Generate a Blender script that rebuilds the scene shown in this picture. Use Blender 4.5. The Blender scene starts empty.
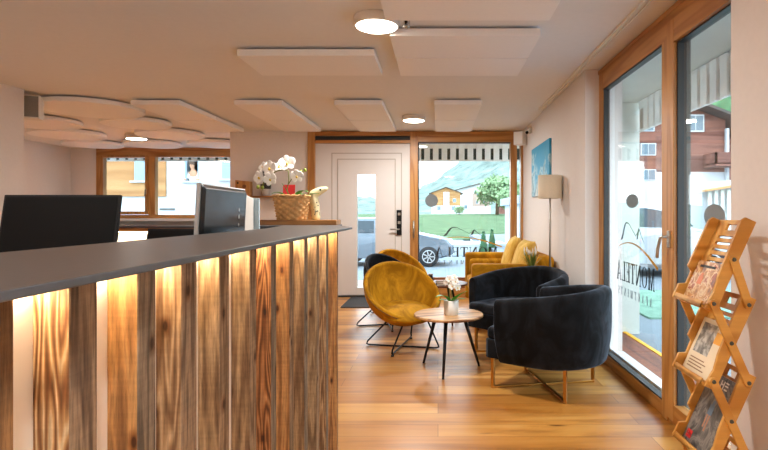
import bpy, bmesh, math, random
from mathutils import Vector, Matrix
PI = math.pi
rnd = random.Random(7)
sc = bpy.context.scene
COL = sc.collection
CAM_H = 1.25
F = 530.0

def at(x, y, Y):
    """world point of picture position (x, y) at depth Y"""
    return ((x - 438.0) * Y / F, Y, CAM_H - (y - 214.0) * Y / F)

# ------------------------------------------------------------------ materials
def lin(c):
    return tuple((v / 12.92 if v <= 0.04045 else ((v + 0.055) / 1.055) ** 2.4) for v in c)

def hexc(h):
    h = h.lstrip('#')
    return lin(tuple(int(h[i:i + 2], 16) / 255.0 for i in (0, 2, 4)))

class NT:
    def __init__(self, name):
        m = bpy.data.materials.new(name)
        m.use_nodes = True
        self.m = m
        self.t = m.node_tree
        self.b = self.t.nodes['Principled BSDF']
        self.out = self.t.nodes['Material Output']
    def n(self, typ, **kw):
        nd = self.t.nodes.new(typ)
        for k, v in kw.items():
            if k in nd.inputs:
                nd.inputs[k].default_value = v
            else:
                setattr(nd, k, v)
        return nd
    def l(self, a, ao, b, bi):
        self.t.links.new(a.outputs[ao], b.inputs[bi])
    def coords(self, scale=(1, 1, 1)):
        tc = self.n('ShaderNodeTexCoord')
        mp = self.n('ShaderNodeMapping')
        mp.inputs['Scale'].default_value = scale
        self.l(tc, 'Object', mp, 'Vector')
        return mp
    def ramp(self, stops):
        r = self.n('ShaderNodeValToRGB')
        e = r.color_ramp.elements
        while len(e) < len(stops):
            e.new(0.5)
        for i, (p, c) in enumerate(stops):
            e[i].position = p
            e[i].color = (*c, 1)
        return r
    def setp(self, **kw):
        for k, v in kw.items():
            self.b.inputs[k].default_value = v

def dim(c, k):
    return tuple(min(1, v * k) for v in c)

def plain(name, c, rough=0.6, metal=0.0, var=0.06, scale=8.0, bump=0.0, stretch=(1, 1, 1), sheen=0.0, coat=0.0, spec=0.5):
    """painted / moulded / woven surface: colour with a faint procedural mottling"""
    t = NT(name)
    mp = t.coords(stretch)
    nz = t.n('ShaderNodeTexNoise', Scale=scale, Detail=4.0)
    t.l(mp, 'Vector', nz, 'Vector')
    r = t.ramp([(0.3, dim(c, 1 - var)), (0.7, dim(c, 1 + var))])
    t.l(nz, 'Fac', r, 'Fac')
    t.l(r, 'Color', t.b, 'Base Color')
    t.setp(Roughness=rough, Metallic=metal)
    t.b.inputs['Specular IOR Level'].default_value = spec
    if sheen:
        t.b.inputs['Sheen Weight'].default_value = sheen
        t.b.inputs['Sheen Roughness'].default_value = 0.35
        t.b.inputs['Sheen Tint'].default_value = (*dim(c, 2.0), 1)
    if coat:
        t.b.inputs['Coat Weight'].default_value = coat
    if bump:
        bp = t.n('ShaderNodeBump', Strength=bump, Distance=0.01)
        t.l(nz, 'Fac', bp, 'Height')
        t.l(bp, 'Normal', t.b, 'Normal')
    return t.m

def wood(name, c1, c2, axis=2, freq=5.0, rings=10.0, rough=0.45, fine=0.35, bump=0.15, seed=0.0, c3=None, knots=False):
    """timber with contour grain running along the axis"""
    t = NT(name)
    s = [1.0, 1.0, 1.0]
    s[axis] = 0.08
    mp = t.coords(tuple(s))
    mp.inputs['Location'].default_value = (seed, seed * 1.7, seed * 0.31)
    n1 = t.n('ShaderNodeTexNoise', Scale=freq, Detail=2.0, Roughness=0.45)
    t.l(mp, 'Vector', n1, 'Vector')
    mul = t.n('ShaderNodeMath', operation='MULTIPLY'); mul.inputs[1].default_value = rings * 2 * PI
    t.l(n1, 'Fac', mul, 0)
    sn = t.n('ShaderNodeMath', operation='SINE'); t.l(mul, 0, sn, 0)
    mr = t.n('ShaderNodeMapRange'); mr.inputs['From Min'].default_value = -1
    t.l(sn, 0, mr, 'Value')
    r = t.ramp([(0.0, c1), (0.75, c2), (1.0, c3 or c2)])
    t.l(mr, 'Result', r, 'Fac')
    n2 = t.n('ShaderNodeTexNoise', Scale=freq * 9, Detail=6.0, Roughness=0.65)
    t.l(mp, 'Vector', n2, 'Vector')
    r2 = t.ramp([(0.3, (1 - fine,) * 3), (0.7, (1.0,) * 3)])
    t.l(n2, 'Fac', r2, 'Fac')
    mx = t.n('ShaderNodeMix', data_type='RGBA', blend_type='MULTIPLY')
    mx.inputs['Factor'].default_value = 1.0
    t.t.links.new(r.outputs['Color'], mx.inputs['A'])
    t.t.links.new(r2.outputs['Color'], mx.inputs['B'])
    res = mx.outputs['Result']
    if knots:
        m3 = t.coords((1, 1, 1))
        sp_ = t.n('ShaderNodeSeparateXYZ'); t.l(m3, 'Vector', sp_, 'Vector')
        xy = t.n('ShaderNodeMath', operation='MULTIPLY_ADD'); xy.inputs[1].default_value = 10.0 if knots == 'cheek' else 0.0
        ys = t.n('ShaderNodeMath', operation='MULTIPLY_ADD'); ys.inputs[1].default_value = 7.0; ys.inputs[2].default_value = seed
        t.l(sp_, 'Y', ys, 0); t.l(sp_, 'X', xy, 0); t.l(ys, 0, xy, 2)
        zs = t.n('ShaderNodeMath', operation='MULTIPLY_ADD'); zs.inputs[1].default_value = 4.5; zs.inputs[2].default_value = seed
        t.l(sp_, 'Z', zs, 0)
        cb = t.n('ShaderNodeCombineXYZ'); t.l(xy, 0, cb, 'X'); t.l(zs, 0, cb, 'Y')
        vo = t.n('ShaderNodeTexVoronoi', Scale=1.0, voronoi_dimensions='2D'); t.l(cb, 'Vector', vo, 'Vector')
        r3 = t.ramp([(0.03, (0.16, 0.09, 0.05)), (0.055, (0.60, 0.46, 0.34)), (0.11, (1, 1, 1))]); t.l(vo, 'Distance', r3, 'Fac')
        # saw marks across the board
        m4 = t.coords((4.0, 4.0, 120.0))
        n4 = t.n('ShaderNodeTexNoise', Scale=1.0, Detail=3.0); t.l(m4, 'Vector', n4, 'Vector')
        r4 = t.ramp([(0.35, (0.88,) * 3), (0.6, (1, 1, 1))]); t.l(n4, 'Fac', r4, 'Fac')
        for rr_ in (r3, r4):
            m5 = t.n('ShaderNodeMix', data_type='RGBA', blend_type='MULTIPLY'); m5.inputs['Factor'].default_value = 1.0
            t.t.links.new(res, m5.inputs['A']); t.t.links.new(rr_.outputs['Color'], m5.inputs['B'])
            res = m5.outputs['Result']
    t.t.links.new(res, t.b.inputs['Base Color'])
    t.setp(Roughness=rough)
    if bump:
        bp = t.n('ShaderNodeBump', Strength=bump, Distance=0.004)
        t.l(n2, 'Fac', bp, 'Height')
        t.l(bp, 'Normal', t.b, 'Normal')
    return t.m

def emit(name, c, strength):
    t = NT(name)
    t.b.inputs['Base Color'].default_value = (*c, 1)
    t.b.inputs['Emission Color'].default_value = (*c, 1)
    t.b.inputs['Emission Strength'].default_value = strength
    return t.m

def glass(name, tint=(0.97, 0.99, 0.985), refl=1.45):
    t = NT(name)
    tr = t.n('ShaderNodeBsdfTransparent'); tr.inputs['Color'].default_value = (*tint, 1)
    gl = t.n('ShaderNodeBsdfGlossy'); gl.inputs['Roughness'].default_value = 0.0
    fr = t.n('ShaderNodeFresnel')
    geo = t.n('ShaderNodeNewGeometry')     # same reflectance at both faces of the thin pane
    ior = t.n('ShaderNodeMapRange'); ior.inputs['To Min'].default_value = refl; ior.inputs['To Max'].default_value = 1.0 / refl
    t.l(geo, 'Backfacing', ior, 'Value'); t.l(ior, 'Result', fr, 'IOR')
    mx = t.n('ShaderNodeMixShader')
    t.l(fr, 'Fac', mx, 0); t.l(tr, 'BSDF', mx, 1); t.l(gl, 'BSDF', mx, 2)
    t.l(mx, 'Shader', t.out, 'Surface')
    return t.m

def velvet(name, c0, c1, sh, sheen=0.6):
    """crushed pile: darker and lighter strokes where the nap lies differently"""
    t = NT(name)
    mp = t.coords((1, 1, 0.6))
    nz = t.n('ShaderNodeTexNoise', Scale=5.5, Detail=5.0, Roughness=0.62, Distortion=1.1)
    t.l(mp, 'Vector', nz, 'Vector')
    r = t.ramp([(0.40, c0), (0.62, c1)])
    t.l(nz, 'Fac', r, 'Fac'); t.l(r, 'Color', t.b, 'Base Color')
    t.setp(Roughness=0.75)
    t.b.inputs['Specular IOR Level'].default_value = 0.15
    mr = t.n('ShaderNodeMapRange'); mr.inputs['From Min'].default_value = 0.35; mr.inputs['From Max'].default_value = 0.65
    mr.inputs['To Min'].default_value = sheen * 0.06; mr.inputs['To Max'].default_value = sheen
    t.l(nz, 'Fac', mr, 'Value'); t.l(mr, 'Result', t.b, 'Sheen Weight')
    t.b.inputs['Sheen Roughness'].default_value = 0.4
    t.b.inputs['Sheen Tint'].default_value = (*sh, 1)
    bp = t.n('ShaderNodeBump', Strength=0.12, Distance=0.01)
    t.l(nz, 'Fac', bp, 'Height'); t.l(bp, 'Normal', t.b, 'Normal')
    return t.m

M = {}
M['wall'] = plain('plaster_wall', hexc('#e6e0dc'), 0.85, var=0.015, scale=30, bump=0.03)
M['ceiling'] = plain('plaster_ceiling', hexc('#ecedef'), 0.9, var=0.012, scale=20)
M['panel'] = plain('acoustic_panel', hexc('#f8f9fb'), 0.95, var=0.012, scale=60)
M['white_metal'] = plain('white_lacquer', hexc('#e9e6e1'), 0.4, var=0.01)
M['door_white'] = plain('white_door_lacquer', hexc('#e4e0dd'), 0.35, var=0.01)
M['door_groove'] = plain('door_groove', hexc('#bdb5ac'), 0.6, var=0.02)
M['larch'] = wood('larch_frame', hexc('#ac7236'), hexc('#c48d4e'), 2, 5, 7, 0.4, 0.14, 0.05)
M['larch_h'] = wood('larch_frame_level', hexc('#ac7236'), hexc('#c48d4e'), 1, 5, 7, 0.4, 0.14, 0.05)
M['larch_x'] = wood('larch_frame_cross', hexc('#ac7236'), hexc('#c48d4e'), 0, 5, 7, 0.4, 0.14, 0.05)
M['larch_dark'] = wood('larch_rail_dark', hexc('#7a4420'), hexc('#9a5a2a'), 0, 5, 7, 0.5, 0.3, 0.05)
M['black'] = plain('black_plastic', hexc('#151517'), 0.5, var=0.05, spec=0.25)
M['screen'] = plain('black_screen', hexc('#0b0a0b'), 0.5, var=0.02, spec=0.12)
M['gasket'] = plain('dark_gasket', hexc('#2c2f31'), 0.5, var=0.05)
M['alu_dark'] = plain('dark_aluminium', hexc('#4d5452'), 0.45, 0.3, var=0.04)
M['alu'] = plain('brushed_aluminium', hexc('#c4c6c8'), 0.3, 0.9, var=0.05, scale=60, stretch=(1, 1, 0.05))
M['alu_white'] = plain('pale_anodised_sill', hexc('#f7f9fa'), 0.35, 0.1, var=0.02)
M['steel'] = plain('satin_steel', hexc('#b9b6b0'), 0.3, 1.0, var=0.03)
M['wire'] = plain('black_wire', hexc('#1c1d20'), 0.4, 0.4, var=0.05)
M['gold'] = plain('brass_gold', hexc('#c08e4a'), 0.28, 1.0, var=0.03)
M['glass'] = glass('window_glass')
M['mustard'] = velvet('mustard_velvet', hexc('#96660a'), hexc('#c8901c'), hexc('#e8c060'), 0.35)
M['mustard_seam'] = plain('mustard_piping', hexc('#7d5411'), 0.8, var=0.1)
M['mustard_pale'] = velvet('pale_mustard_velvet', hexc('#c79c3c'), hexc('#e4c06a'), hexc('#f0d890'), 0.5)
M['navy'] = velvet('black_blue_velvet', hexc('#040405'), hexc('#15171c'), hexc('#9fb2cc'), 0.8)
M['navy_chair'] = velvet('dark_slate_velvet', hexc('#101215'), hexc('#22262d'), hexc('#8090a8'))
M['counter'] = plain('grey_laminate', hexc('#544f4d'), 0.42, var=0.05, scale=90, bump=0.02)
M['counter_edge'] = plain('dark_slate_edge', hexc('#545a63'), 0.5, var=0.05, scale=60)
M['cream_panel'] = plain('cream_backing', hexc('#f8f3ea'), 0.7, var=0.02)
M['led'] = emit('warm_led', (1.0, 0.79, 0.52), 62.0)
M['lamp'] = emit('lamp_diffuser', (1.0, 0.88, 0.72), 9.0)
M['pot'] = plain('white_ceramic', hexc('#eeeae4'), 0.3, var=0.01)
M['pot_dark'] = plain('black_pot', hexc('#232022'), 0.5)
M['leaf'] = plain('leaf_green', hexc('#4f9a36'), 0.4, var=0.2, scale=15)
M['leaf_pale'] = plain('grass_green', hexc('#6f7d2c'), 0.5, var=0.25, scale=15)
M['stem'] = plain('plant_stem', hexc('#6d7032'), 0.6, var=0.2)
M['petal'] = plain('white_petal', hexc('#f5f0ea'), 0.55, var=0.03, scale=20)
M['petal_core'] = plain('yellow_petal_core', hexc('#d8b23a'), 0.6)
M['soil'] = plain('potting_bark', hexc('#4a3524'), 0.95, var=0.4, scale=40)
M['wicker'] = plain('wicker_cane', hexc('#c3935a'), 0.65, var=0.25, scale=40)
M['red'] = plain('red_card', hexc('#c21f22'), 0.5, var=0.04)
M['figurine'] = plain('cream_glaze', hexc('#e6dcae'), 0.4, var=0.12, scale=25)
M['figurine_dark'] = plain('dark_glaze', hexc('#2d3520'), 0.4)
M['table_wood'] = wood('acacia_top', hexc('#8a5a36'), hexc('#d2a574'), 0, 4, 9, 0.4, 0.2, 0.03)
M['table_dark'] = wood('walnut_top', hexc('#4a2c19'), hexc('#70452a'), 0, 4, 9, 0.4, 0.25, 0.03)
M['ledge_wood'] = wood('oak_ledge', hexc('#8c5a28'), hexc('#b07a3e'), 0, 5, 8, 0.45, 0.25, 0.05)
M['bamboo'] = wood('bamboo', hexc('#c0822f'), hexc('#dca550'), 0, 5, 5, 0.4, 0.15, 0.03)
M['shade'] = plain('linen_shade', hexc('#e9dcc4'), 0.9, var=0.03, scale=80)
M['mat'] = plain('charcoal_doormat', hexc('#3c3d40'), 0.95, var=0.3, scale=200)
M['book_a'] = plain('tan_book_cover', hexc('#8d6a4a'), 0.6)
M['book_b'] = plain('grey_book_cover', hexc('#77736e'), 0.6)
M['paper'] = plain('paper_pages', hexc('#e8e2d6'), 0.8)

# floor: wide oak boards laid across the room
def floor_mat():
    t = NT('oak_floor_boards')
    tc = t.n('ShaderNodeTexCoord')
    mp = t.n('ShaderNodeMapping'); t.l(tc, 'Object', mp, 'Vector')
    br = t.n('ShaderNodeTexBrick')
    br.offset = 0.37; br.offset_frequency = 2
    for k, v in {'Scale': 1.0, 'Brick Width': 1.9, 'Row Height': 0.175, 'Mortar Size': 0.0016, 'Mortar Smooth': 0.1, 'Bias': 0.0}.items():
        br.inputs[k].default_value = v
    br.inputs['Color1'].default_value = (*hexc('#b47c38'), 1)
    br.inputs['Color2'].default_value = (*hexc('#e2b268'), 1)
    br.inputs['Mortar'].default_value = (*hexc('#7a4a24'), 1)
    t.l(mp, 'Vector', br, 'Vector')
    mp2 = t.n('ShaderNodeMapping'); mp2.inputs['Scale'].default_value = (0.35, 4.0, 1.0)
    t.l(tc, 'Object', mp2, 'Vector')
    n1 = t.n('ShaderNodeTexNoise', Scale=2.4, Detail=5.0, Roughness=0.6, Distortion=0.6)
    t.l(mp2, 'Vector', n1, 'Vector')
    r1 = t.ramp([(0.30, hexc('#9a6a3c')), (0.5, hexc('#efd6aa')), (0.72, (1, 1, 1))])
    t.l(n1, 'Fac', r1, 'Fac')
    mx = t.n('ShaderNodeMix', data_type='RGBA', blend_type='MULTIPLY'); mx.inputs['Factor'].default_value = 0.75
    t.t.links.new(br.outputs['Color'], mx.inputs['A']); t.t.links.new(r1.outputs['Color'], mx.inputs['B'])
    # knots and dark checks
    mp3 = t.n('ShaderNodeMapping'); mp3.inputs['Scale'].default_value = (1.1, 4.5, 1.0)
    t.l(tc, 'Object', mp3, 'Vector')
    vo = t.n('ShaderNodeTexVoronoi', Scale=1.1); vo.inputs['Randomness'].default_value = 1.0
    t.l(mp3, 'Vector', vo, 'Vector')
    r3 = t.ramp([(0.02, hexc('#5a3418')), (0.085, (1, 1, 1))])
    t.l(vo, 'Distance', r3, 'Fac')
    mx2 = t.n('ShaderNodeMix', data_type='RGBA', blend_type='MULTIPLY'); mx2.inputs['Factor'].default_value = 0.85
    t.t.links.new(mx.outputs['Result'], mx2.inputs['A']); t.t.links.new(r3.outputs['Color'], mx2.inputs['B'])
    t.t.links.new(mx2.outputs['Result'], t.b.inputs['Base Color'])
    rr = t.n('ShaderNodeMapRange'); rr.inputs['To Min'].default_value = 0.25; rr.inputs['To Max'].default_value = 0.45
    t.l(n1, 'Fac', rr, 'Value'); t.l(rr, 'Result', t.b, 'Roughness')
    bp = t.n('ShaderNodeBump', Strength=0.12, Distance=0.004)
    t.t.links.new(n1.outputs['Fac'], bp.inputs['Height']); t.l(bp, 'Normal', t.b, 'Normal')
    return t.m
M['floor'] = floor_mat()

# battens: old sawn timber, greyer face and warmer-toned cheeks
BAT = []
for i, (a, b_, c_) in enumerate([('#80502a', '#d0a26e', '#ecd0a6'), ('#9c6c40', '#cc9458', '#d8a468'), ('#8c6848', '#c8a276', '#dab890'),
                                 ('#866648', '#b8966e', '#caa880'), ('#70401f', '#bd7d48', '#d09660'), ('#84694e', '#b49672', '#c6aa86')]):
    BAT.append(wood('batten_cheek_timber', hexc(a), hexc(b_), 2, (24, 26, 24, 28, 24, 28)[i], (15, 4, 11, 4, 14, 5)[i], 0.6, 0.6, 0.3, i * 3.3, hexc(c_), 'cheek'))
FACE = []
for i, (a, b_) in enumerate([('#786250', '#b59b80'), ('#6e6255', '#a6947f'), ('#866c52', '#bc9f80'), ('#84603c', '#ba8c5c')]):
    FACE.append(wood('batten_face_timber', hexc(a), hexc(b_), 2, 24 + 2 * i, 5, 0.75, 0.6, 0.4, 11 + i * 2.1, None, 'face'))

# ------------------------------------------------------------------ mesh helpers
class MB:
    def __init__(self):
        self.bm = bmesh.new()
        self.mi = 0
        self.T = None
    def _v(self, co):
        co = Vector(co)
        return self.bm.verts.new(self.T @ co if self.T is not None else co)
    def face(self, vs, smooth=False):
        try:
            f = self.bm.faces.new(vs)
        except ValueError:
            return None
        f.material_index = self.mi
        f.smooth = smooth
        return f
    def box(self, x0, x1, y0, y1, z0, z1):
        c = [(x0, y0, z0), (x1, y0, z0), (x1, y1, z0), (x0, y1, z0), (x0, y0, z1), (x1, y0, z1), (x1, y1, z1), (x0, y1, z1)]
        v = [self._v(p) for p in c]
        for q in ((0, 3, 2, 1), (4, 5, 6, 7), (0, 1, 5, 4), (1, 2, 6, 5), (2, 3, 7, 6), (3, 0, 4, 7)):
            self.face([v[i] for i in q])
        return self
    def hexa(self, bottom, top):
        v = [self._v(p) for p in list(bottom) + list(top)]
        n = len(bottom)
        self.face([v[i] for i in reversed(range(n))])
        self.face([v[n + i] for i in range(n)])
        for i in range(n):
            j = (i + 1) % n
            self.face([v[i], v[j], v[n + j], v[n + i]])
        return self
    def prism(self, poly, axis, lo, hi):
        """poly of 2D points in the two remaining axes, pushed along axis"""
        def p3(p, h):
            if axis == 2: return (p[0], p[1], h)
            if axis == 1: return (p[0], h, p[1])
            return (h, p[0], p[1])
        return self.hexa([p3(p, lo) for p in poly], [p3(p, hi) for p in poly])
    def rings(self, rings, closed=True, cap0=True, cap1=True, smooth=True):
        vs = [[self._v(p) for p in r] for r in rings]
        n = len(vs[0])
        for a, b in zip(vs, vs[1:]):
            for i in range(n if closed else n - 1):
                j = (i + 1) % n
                self.face([a[i], a[j], b[j], b[i]], smooth)
        if cap0: self.face(list(reversed(vs[0])), False)
        if cap1: self.face(vs[-1], False)
        return self
    def tube(self, pts, r, n=10, closed=False):
        pts = [Vector(p) for p in pts]
        rr = r if isinstance(r, (list, tuple)) else [r] * len(pts)
        out = []
        m = len(pts)
        up = Vector((0, 0, 1))
        prev = None
        for i, p in enumerate(pts):
            if closed:
                d = pts[(i + 1) % m] - pts[i - 1]
            else:
                d = pts[min(i + 1, m - 1)] - pts[max(i - 1, 0)]
            d.normalize()
            if prev is None:
                a = d.cross(up)
                if a.length < 1e-3: a = d.cross(Vector((1, 0, 0)))
            else:
                a = prev - d * prev.dot(d)
                if a.length < 1e-3: a = d.cross(up)
            a.normalize(); prev = a
            b = d.cross(a)
            out.append([p + (a * math.cos(2 * PI * k / n) + b * math.sin(2 * PI * k / n)) * rr[i] for k in range(n)])
        if closed:
            out.append(out[0])
            return self.rings(out, True, False, False)
        return self.rings(out)
    def lathe(self, prof, c=(0, 0, 0), n=32, cap0=True, cap1=True):
        rs = [[(c[0] + r * math.cos(2 * PI * k / n), c[1] + r * math.sin(2 * PI * k / n), c[2] + z) for k in range(n)] for r, z in prof]
        return self.rings(rs, True, cap0, cap1)
    def blob(self, c, r, u=14, v=9, squash=(1, 1, 1), noise=0.0):
        rs = []
        for i in range(1, v):
            th = PI * i / v
            ring = []
            for k in range(u):
                ph = 2 * PI * k / u
                q = 1 + (rnd.random() - 0.5) * noise
                ring.append((c[0] + r * squash[0] * math.sin(th) * math.cos(ph) * q, c[1] + r * squash[1] * math.sin(th) * math.sin(ph) * q, c[2] - r * squash[2] * math.cos(th) * q))
            rs.append(ring)
        vs = [[self._v(p) for p in rr] for rr in rs]
        s = self._v((c[0], c[1], c[2] - r * squash[2])); t = self._v((c[0], c[1], c[2] + r * squash[2]))
        for a, b in zip(vs, vs[1:]):
            for i in range(u):
                j = (i + 1) % u
                self.face([a[i], a[j], b[j], b[i]], True)
        for i in range(u):
            j = (i + 1) % u
            self.face([s, vs[0][j], vs[0][i]], True)
            self.face([t, vs[-1][i], vs[-1][j]], True)
        return self
    def build(self, name, mats, parent=None, loc=None, rot=None, bevel=0.0, seg=2, smooth=None):
        bmesh.ops.recalc_face_normals(self.bm, faces=self.bm.faces)
        me = bpy.data.meshes.new(name)
        self.bm.to_mesh(me); self.bm.free()
        o = bpy.data.objects.new(name, me)
        COL.objects.link(o)
        for m in (mats if isinstance(mats, (list, tuple)) else [mats]):
            me.materials.append(m)
        if parent is not None: o.parent = parent
        if loc is not None: o.location = loc
        if rot is not None: o.rotation_euler = rot
        if bevel:
            b = o.modifiers.new('bevel', 'BEVEL')
            b.width = bevel; b.segments = seg; b.limit_method = 'ANGLE'; b.angle_limit = math.radians(40)
        if smooth:
            for p in me.polygons: p.use_smooth = True
        return o

def tag(o, label=None, cat=None, group=None, kind=None):
    if label: o['label'] = label
    if cat: o['category'] = cat
    if group: o['group'] = group
    if kind: o['kind'] = kind
    return o

def thing(name, label, cat, loc=(0, 0, 0), rz=0.0, group=None):
    o = bpy.data.objects.new(name, None)
    COL.objects.link(o)
    o.empty_display_size = 0.05
    o.location = loc; o.rotation_euler = (0, 0, rz)
    return tag(o, label, cat, group)

def struct(o, label=None, cat=None):
    return tag(o, label, cat, None, 'structure')

def sroot(name, label, cat):
    o = bpy.data.objects.new(name, None); COL.objects.link(o); o.empty_display_size = 0.05
    return tag(o, label, cat, None, 'structure')

def kids(o):
    return [c for c in COL.objects if c.parent == o]

def copy_tree(o, parent=None):
    c = o.copy(); COL.objects.link(c)
    c.parent = parent
    for ch in kids(o):
        copy_tree(ch, c)
    return c
# ------------------------------------------------------------------ room shell
CEIL = 2.5
WX = 1.277          # right wall
FY = 7.98           # far wall
struct(MB().box(-7.2, 1.62, -3.2, 10.0, -0.12, 0.0).build('floor', M['floor']), 'wide oak floor boards', 'floor')
struct(MB().box(-7.2, 1.60, -3.2, 10.3, CEIL, CEIL + 0.15).build('ceiling', M['ceiling']), 'plain plastered ceiling', 'ceiling')
w = MB()
w.box(WX, 1.60, 4.6, FY + 0.25, 0, CEIL)
w.box(WX, 1.60, -3.2, 2.31, 0, CEIL)
struct(w.build('wall_right', M['wall']), 'right wall around the glazed door', 'wall')
struct(MB().box(-3.13, -1.958, FY, FY + 0.22, 0, CEIL).build('wall_far', M['wall']), 'far wall left of the entrance door', 'wall')
struct(MB().box(-3.13, -3.0, FY + 0.22, 10.0, 0, CEIL).build('wall_partition', M['wall']), 'return of the far wall', 'wall')
struct(MB().box(-4.37, -4.17, -3.0, 5.34, 0, CEIL).build('wall_left', M['wall']), 'wall end beside the alcove', 'wall')
w = MB(); w.box(-7.13, -6.93, 5.34, 10.0, 0, CEIL); w.box(-7.13, -4.37, 5.14, 5.34, 0, CEIL)
struct(w.build('wall_alcove', M['wall']), 'walls of the left alcove', 'wall')
w = MB()
w.box(-7.13, -6.44, 10.0, 10.3, 0, CEIL); w.box(-6.44, -3.0, 10.0, 10.3, 0, 1.17)
struct(w.build('wall_back', M['wall']), 'back wall under the alcove window', 'wall')
struct(MB().box(-4.37, 1.6, -3.2, -3.0, 0, CEIL).build('wall_behind', M['wall']), 'rear wall of the office', 'wall')
# curtain rail pressed to the ceiling by the glazed door
t = MB()
t.box(1.195, 1.205, 0.2, 6.3, CEIL - 0.018, CEIL); t.box(1.232, 1.242, 0.2, 6.3, CEIL - 0.018, CEIL); t.box(1.205, 1.232, 0.2, 6.3, CEIL - 0.005, CEIL)
struct(t.build('trim_1', M['white_metal']), 'double ceiling curtain rail', 'rail')

# ---- lettering of the house name on the panes (drawn for readers outside)
def letter_quads(ch):
    """serif capitals: list of polygons in a 1-high box, and the width"""
    th, tn = 0.20, 0.07
    def v(x, w_): return [(x, 0), (x + w_, 0), (x + w_, 1), (x, 1)]
    def sf(x0, x1, y): return [(x0, y), (x1, y), (x1, y + 0.05), (x0, y + 0.05)]
    if ch == 'M': return [v(0.08, tn), [(0.08, 1), (0.28, 1), (0.56, 0), (0.44, 0)], [(0.44, 0), (0.54, 0), (0.80, 1), (0.72, 1)], v(0.74, th), sf(0, 0.24, 0), sf(0.66, 1.02, 0), sf(0, 0.2, 0.95), sf(0.74, 1.02, 0.95)], 1.02
    if ch == 'N': return [v(0.08, tn), [(0.04, 1), (0.26, 1), (0.84, 0), (0.66, 0)], v(0.76, tn), sf(0, 0.26, 0), sf(0.64, 0.92, 0.95), sf(0, 0.2, 0.95)], 0.92
    if ch == 'T': return [v(0.31, th), [(0, 0.92), (0.82, 0.92), (0.82, 1), (0, 1)], [(0, 0.72), (0.05, 0.72), (0.09, 0.95), (0, 0.95)], [(0.82, 0.72), (0.77, 0.72), (0.73, 0.95), (0.82, 0.95)], sf(0.2, 0.62, 0)], 0.82
    if ch == 'E': return [v(0.08, th), sf(0, 0.7, 0.95), sf(0, 0.74, 0), sf(0.2, 0.55, 0.49), [(0.70, 0.72), (0.65, 0.95), (0.70, 0.95)], [(0.74, 0.25), (0.68, 0.05), (0.74, 0.05)], [(0.52, 0.36), (0.57, 0.36), (0.57, 0.66), (0.52, 0.66)]], 0.74
    if ch == 'L': return [v(0.08, th), sf(0, 0.38, 0.95), sf(0, 0.72, 0), [(0.72, 0.30), (0.65, 0.05), (0.72, 0.05)]], 0.72
    if ch == 'A': return [[(0.08, 0), (0.15, 0), (0.50, 1), (0.44, 1)], [(0.66, 0), (0.90, 0), (0.54, 1), (0.40, 1)], sf(0.2, 0.75, 0.30), sf(0, 0.24, 0), sf(0.6, 0.98, 0)], 0.98
    if ch == 'P': return [v(0.08, th), sf(0, 0.38, 0), [(0.2, 0.95), (0.6, 0.9), (0.6, 1.0), (0, 1.0)], [(0.55, 0.5), (0.7, 0.62), (0.7, 0.86), (0.55, 1)], sf(0.2, 0.58, 0.47)], 0.7
    if ch == 'R': return letter_quads('P')[0] + [[(0.36, 0.5), (0.52, 0.5), (0.86, 0), (0.66, 0)]], 0.86
    if ch == 'S': return [[(0.1, 0.05), (0.55, 0), (0.6, 0.1), (0.1, 0.15)], [(0.5, 0.05), (0.64, 0.15), (0.64, 0.35), (0.5, 0.5)], [(0.1, 0.62), (0.2, 0.5), (0.6, 0.38), (0.56, 0.5), (0.24, 0.62)], [(0.06, 0.65), (0.2, 0.55), (0.2, 0.9), (0.06, 0.85)], [(0.1, 0.85), (0.58, 0.88), (0.5, 1), (0.2, 1)]], 0.66
    if ch == 'O':
        out = []
        for k in range(20):
            a, b = 2 * PI * k / 20, 2 * PI * (k + 1) / 20
            p = lambda q, rx, ry: (0.46 + rx * math.cos(q), 0.5 + ry * math.sin(q))
            out.append([p(a, 0.28, 0.46), p(a, 0.46, 0.5), p(b, 0.46, 0.5), p(b, 0.28, 0.46)])
        return out, 0.92
    return [], 0.5

def word(mb, text, x0, x1, y0, h, put, gap=0.14):
    lets = [letter_quads(c) for c in text]
    tot = sum(w_ for _, w_ in lets) + gap * (len(lets) - 1)
    k = (x1 - x0) / tot
    x = x0
    for polys, w_ in lets:
        for pl in polys:
            a = [put(x + px * k, y0 + py * h, 0.0) for px, py in pl]
            b = [put(x + px * k, y0 + py * h, 0.0012) for px, py in pl]
            mb.hexa(a, b)
        x += (w_ + gap) * k

M['print_black'] = plain('black_film_print', hexc('#20242a'), 0.6)
M['print_grey'] = plain('pale_grey_film_print', hexc('#8c97a0'), 0.6)
M['print_gold'] = plain('amber_film_print', hexc('#e8a21a'), 0.5)
M['film_grey'] = plain('grey_film_dot', hexc('#7e8288'), 0.6)

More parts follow.
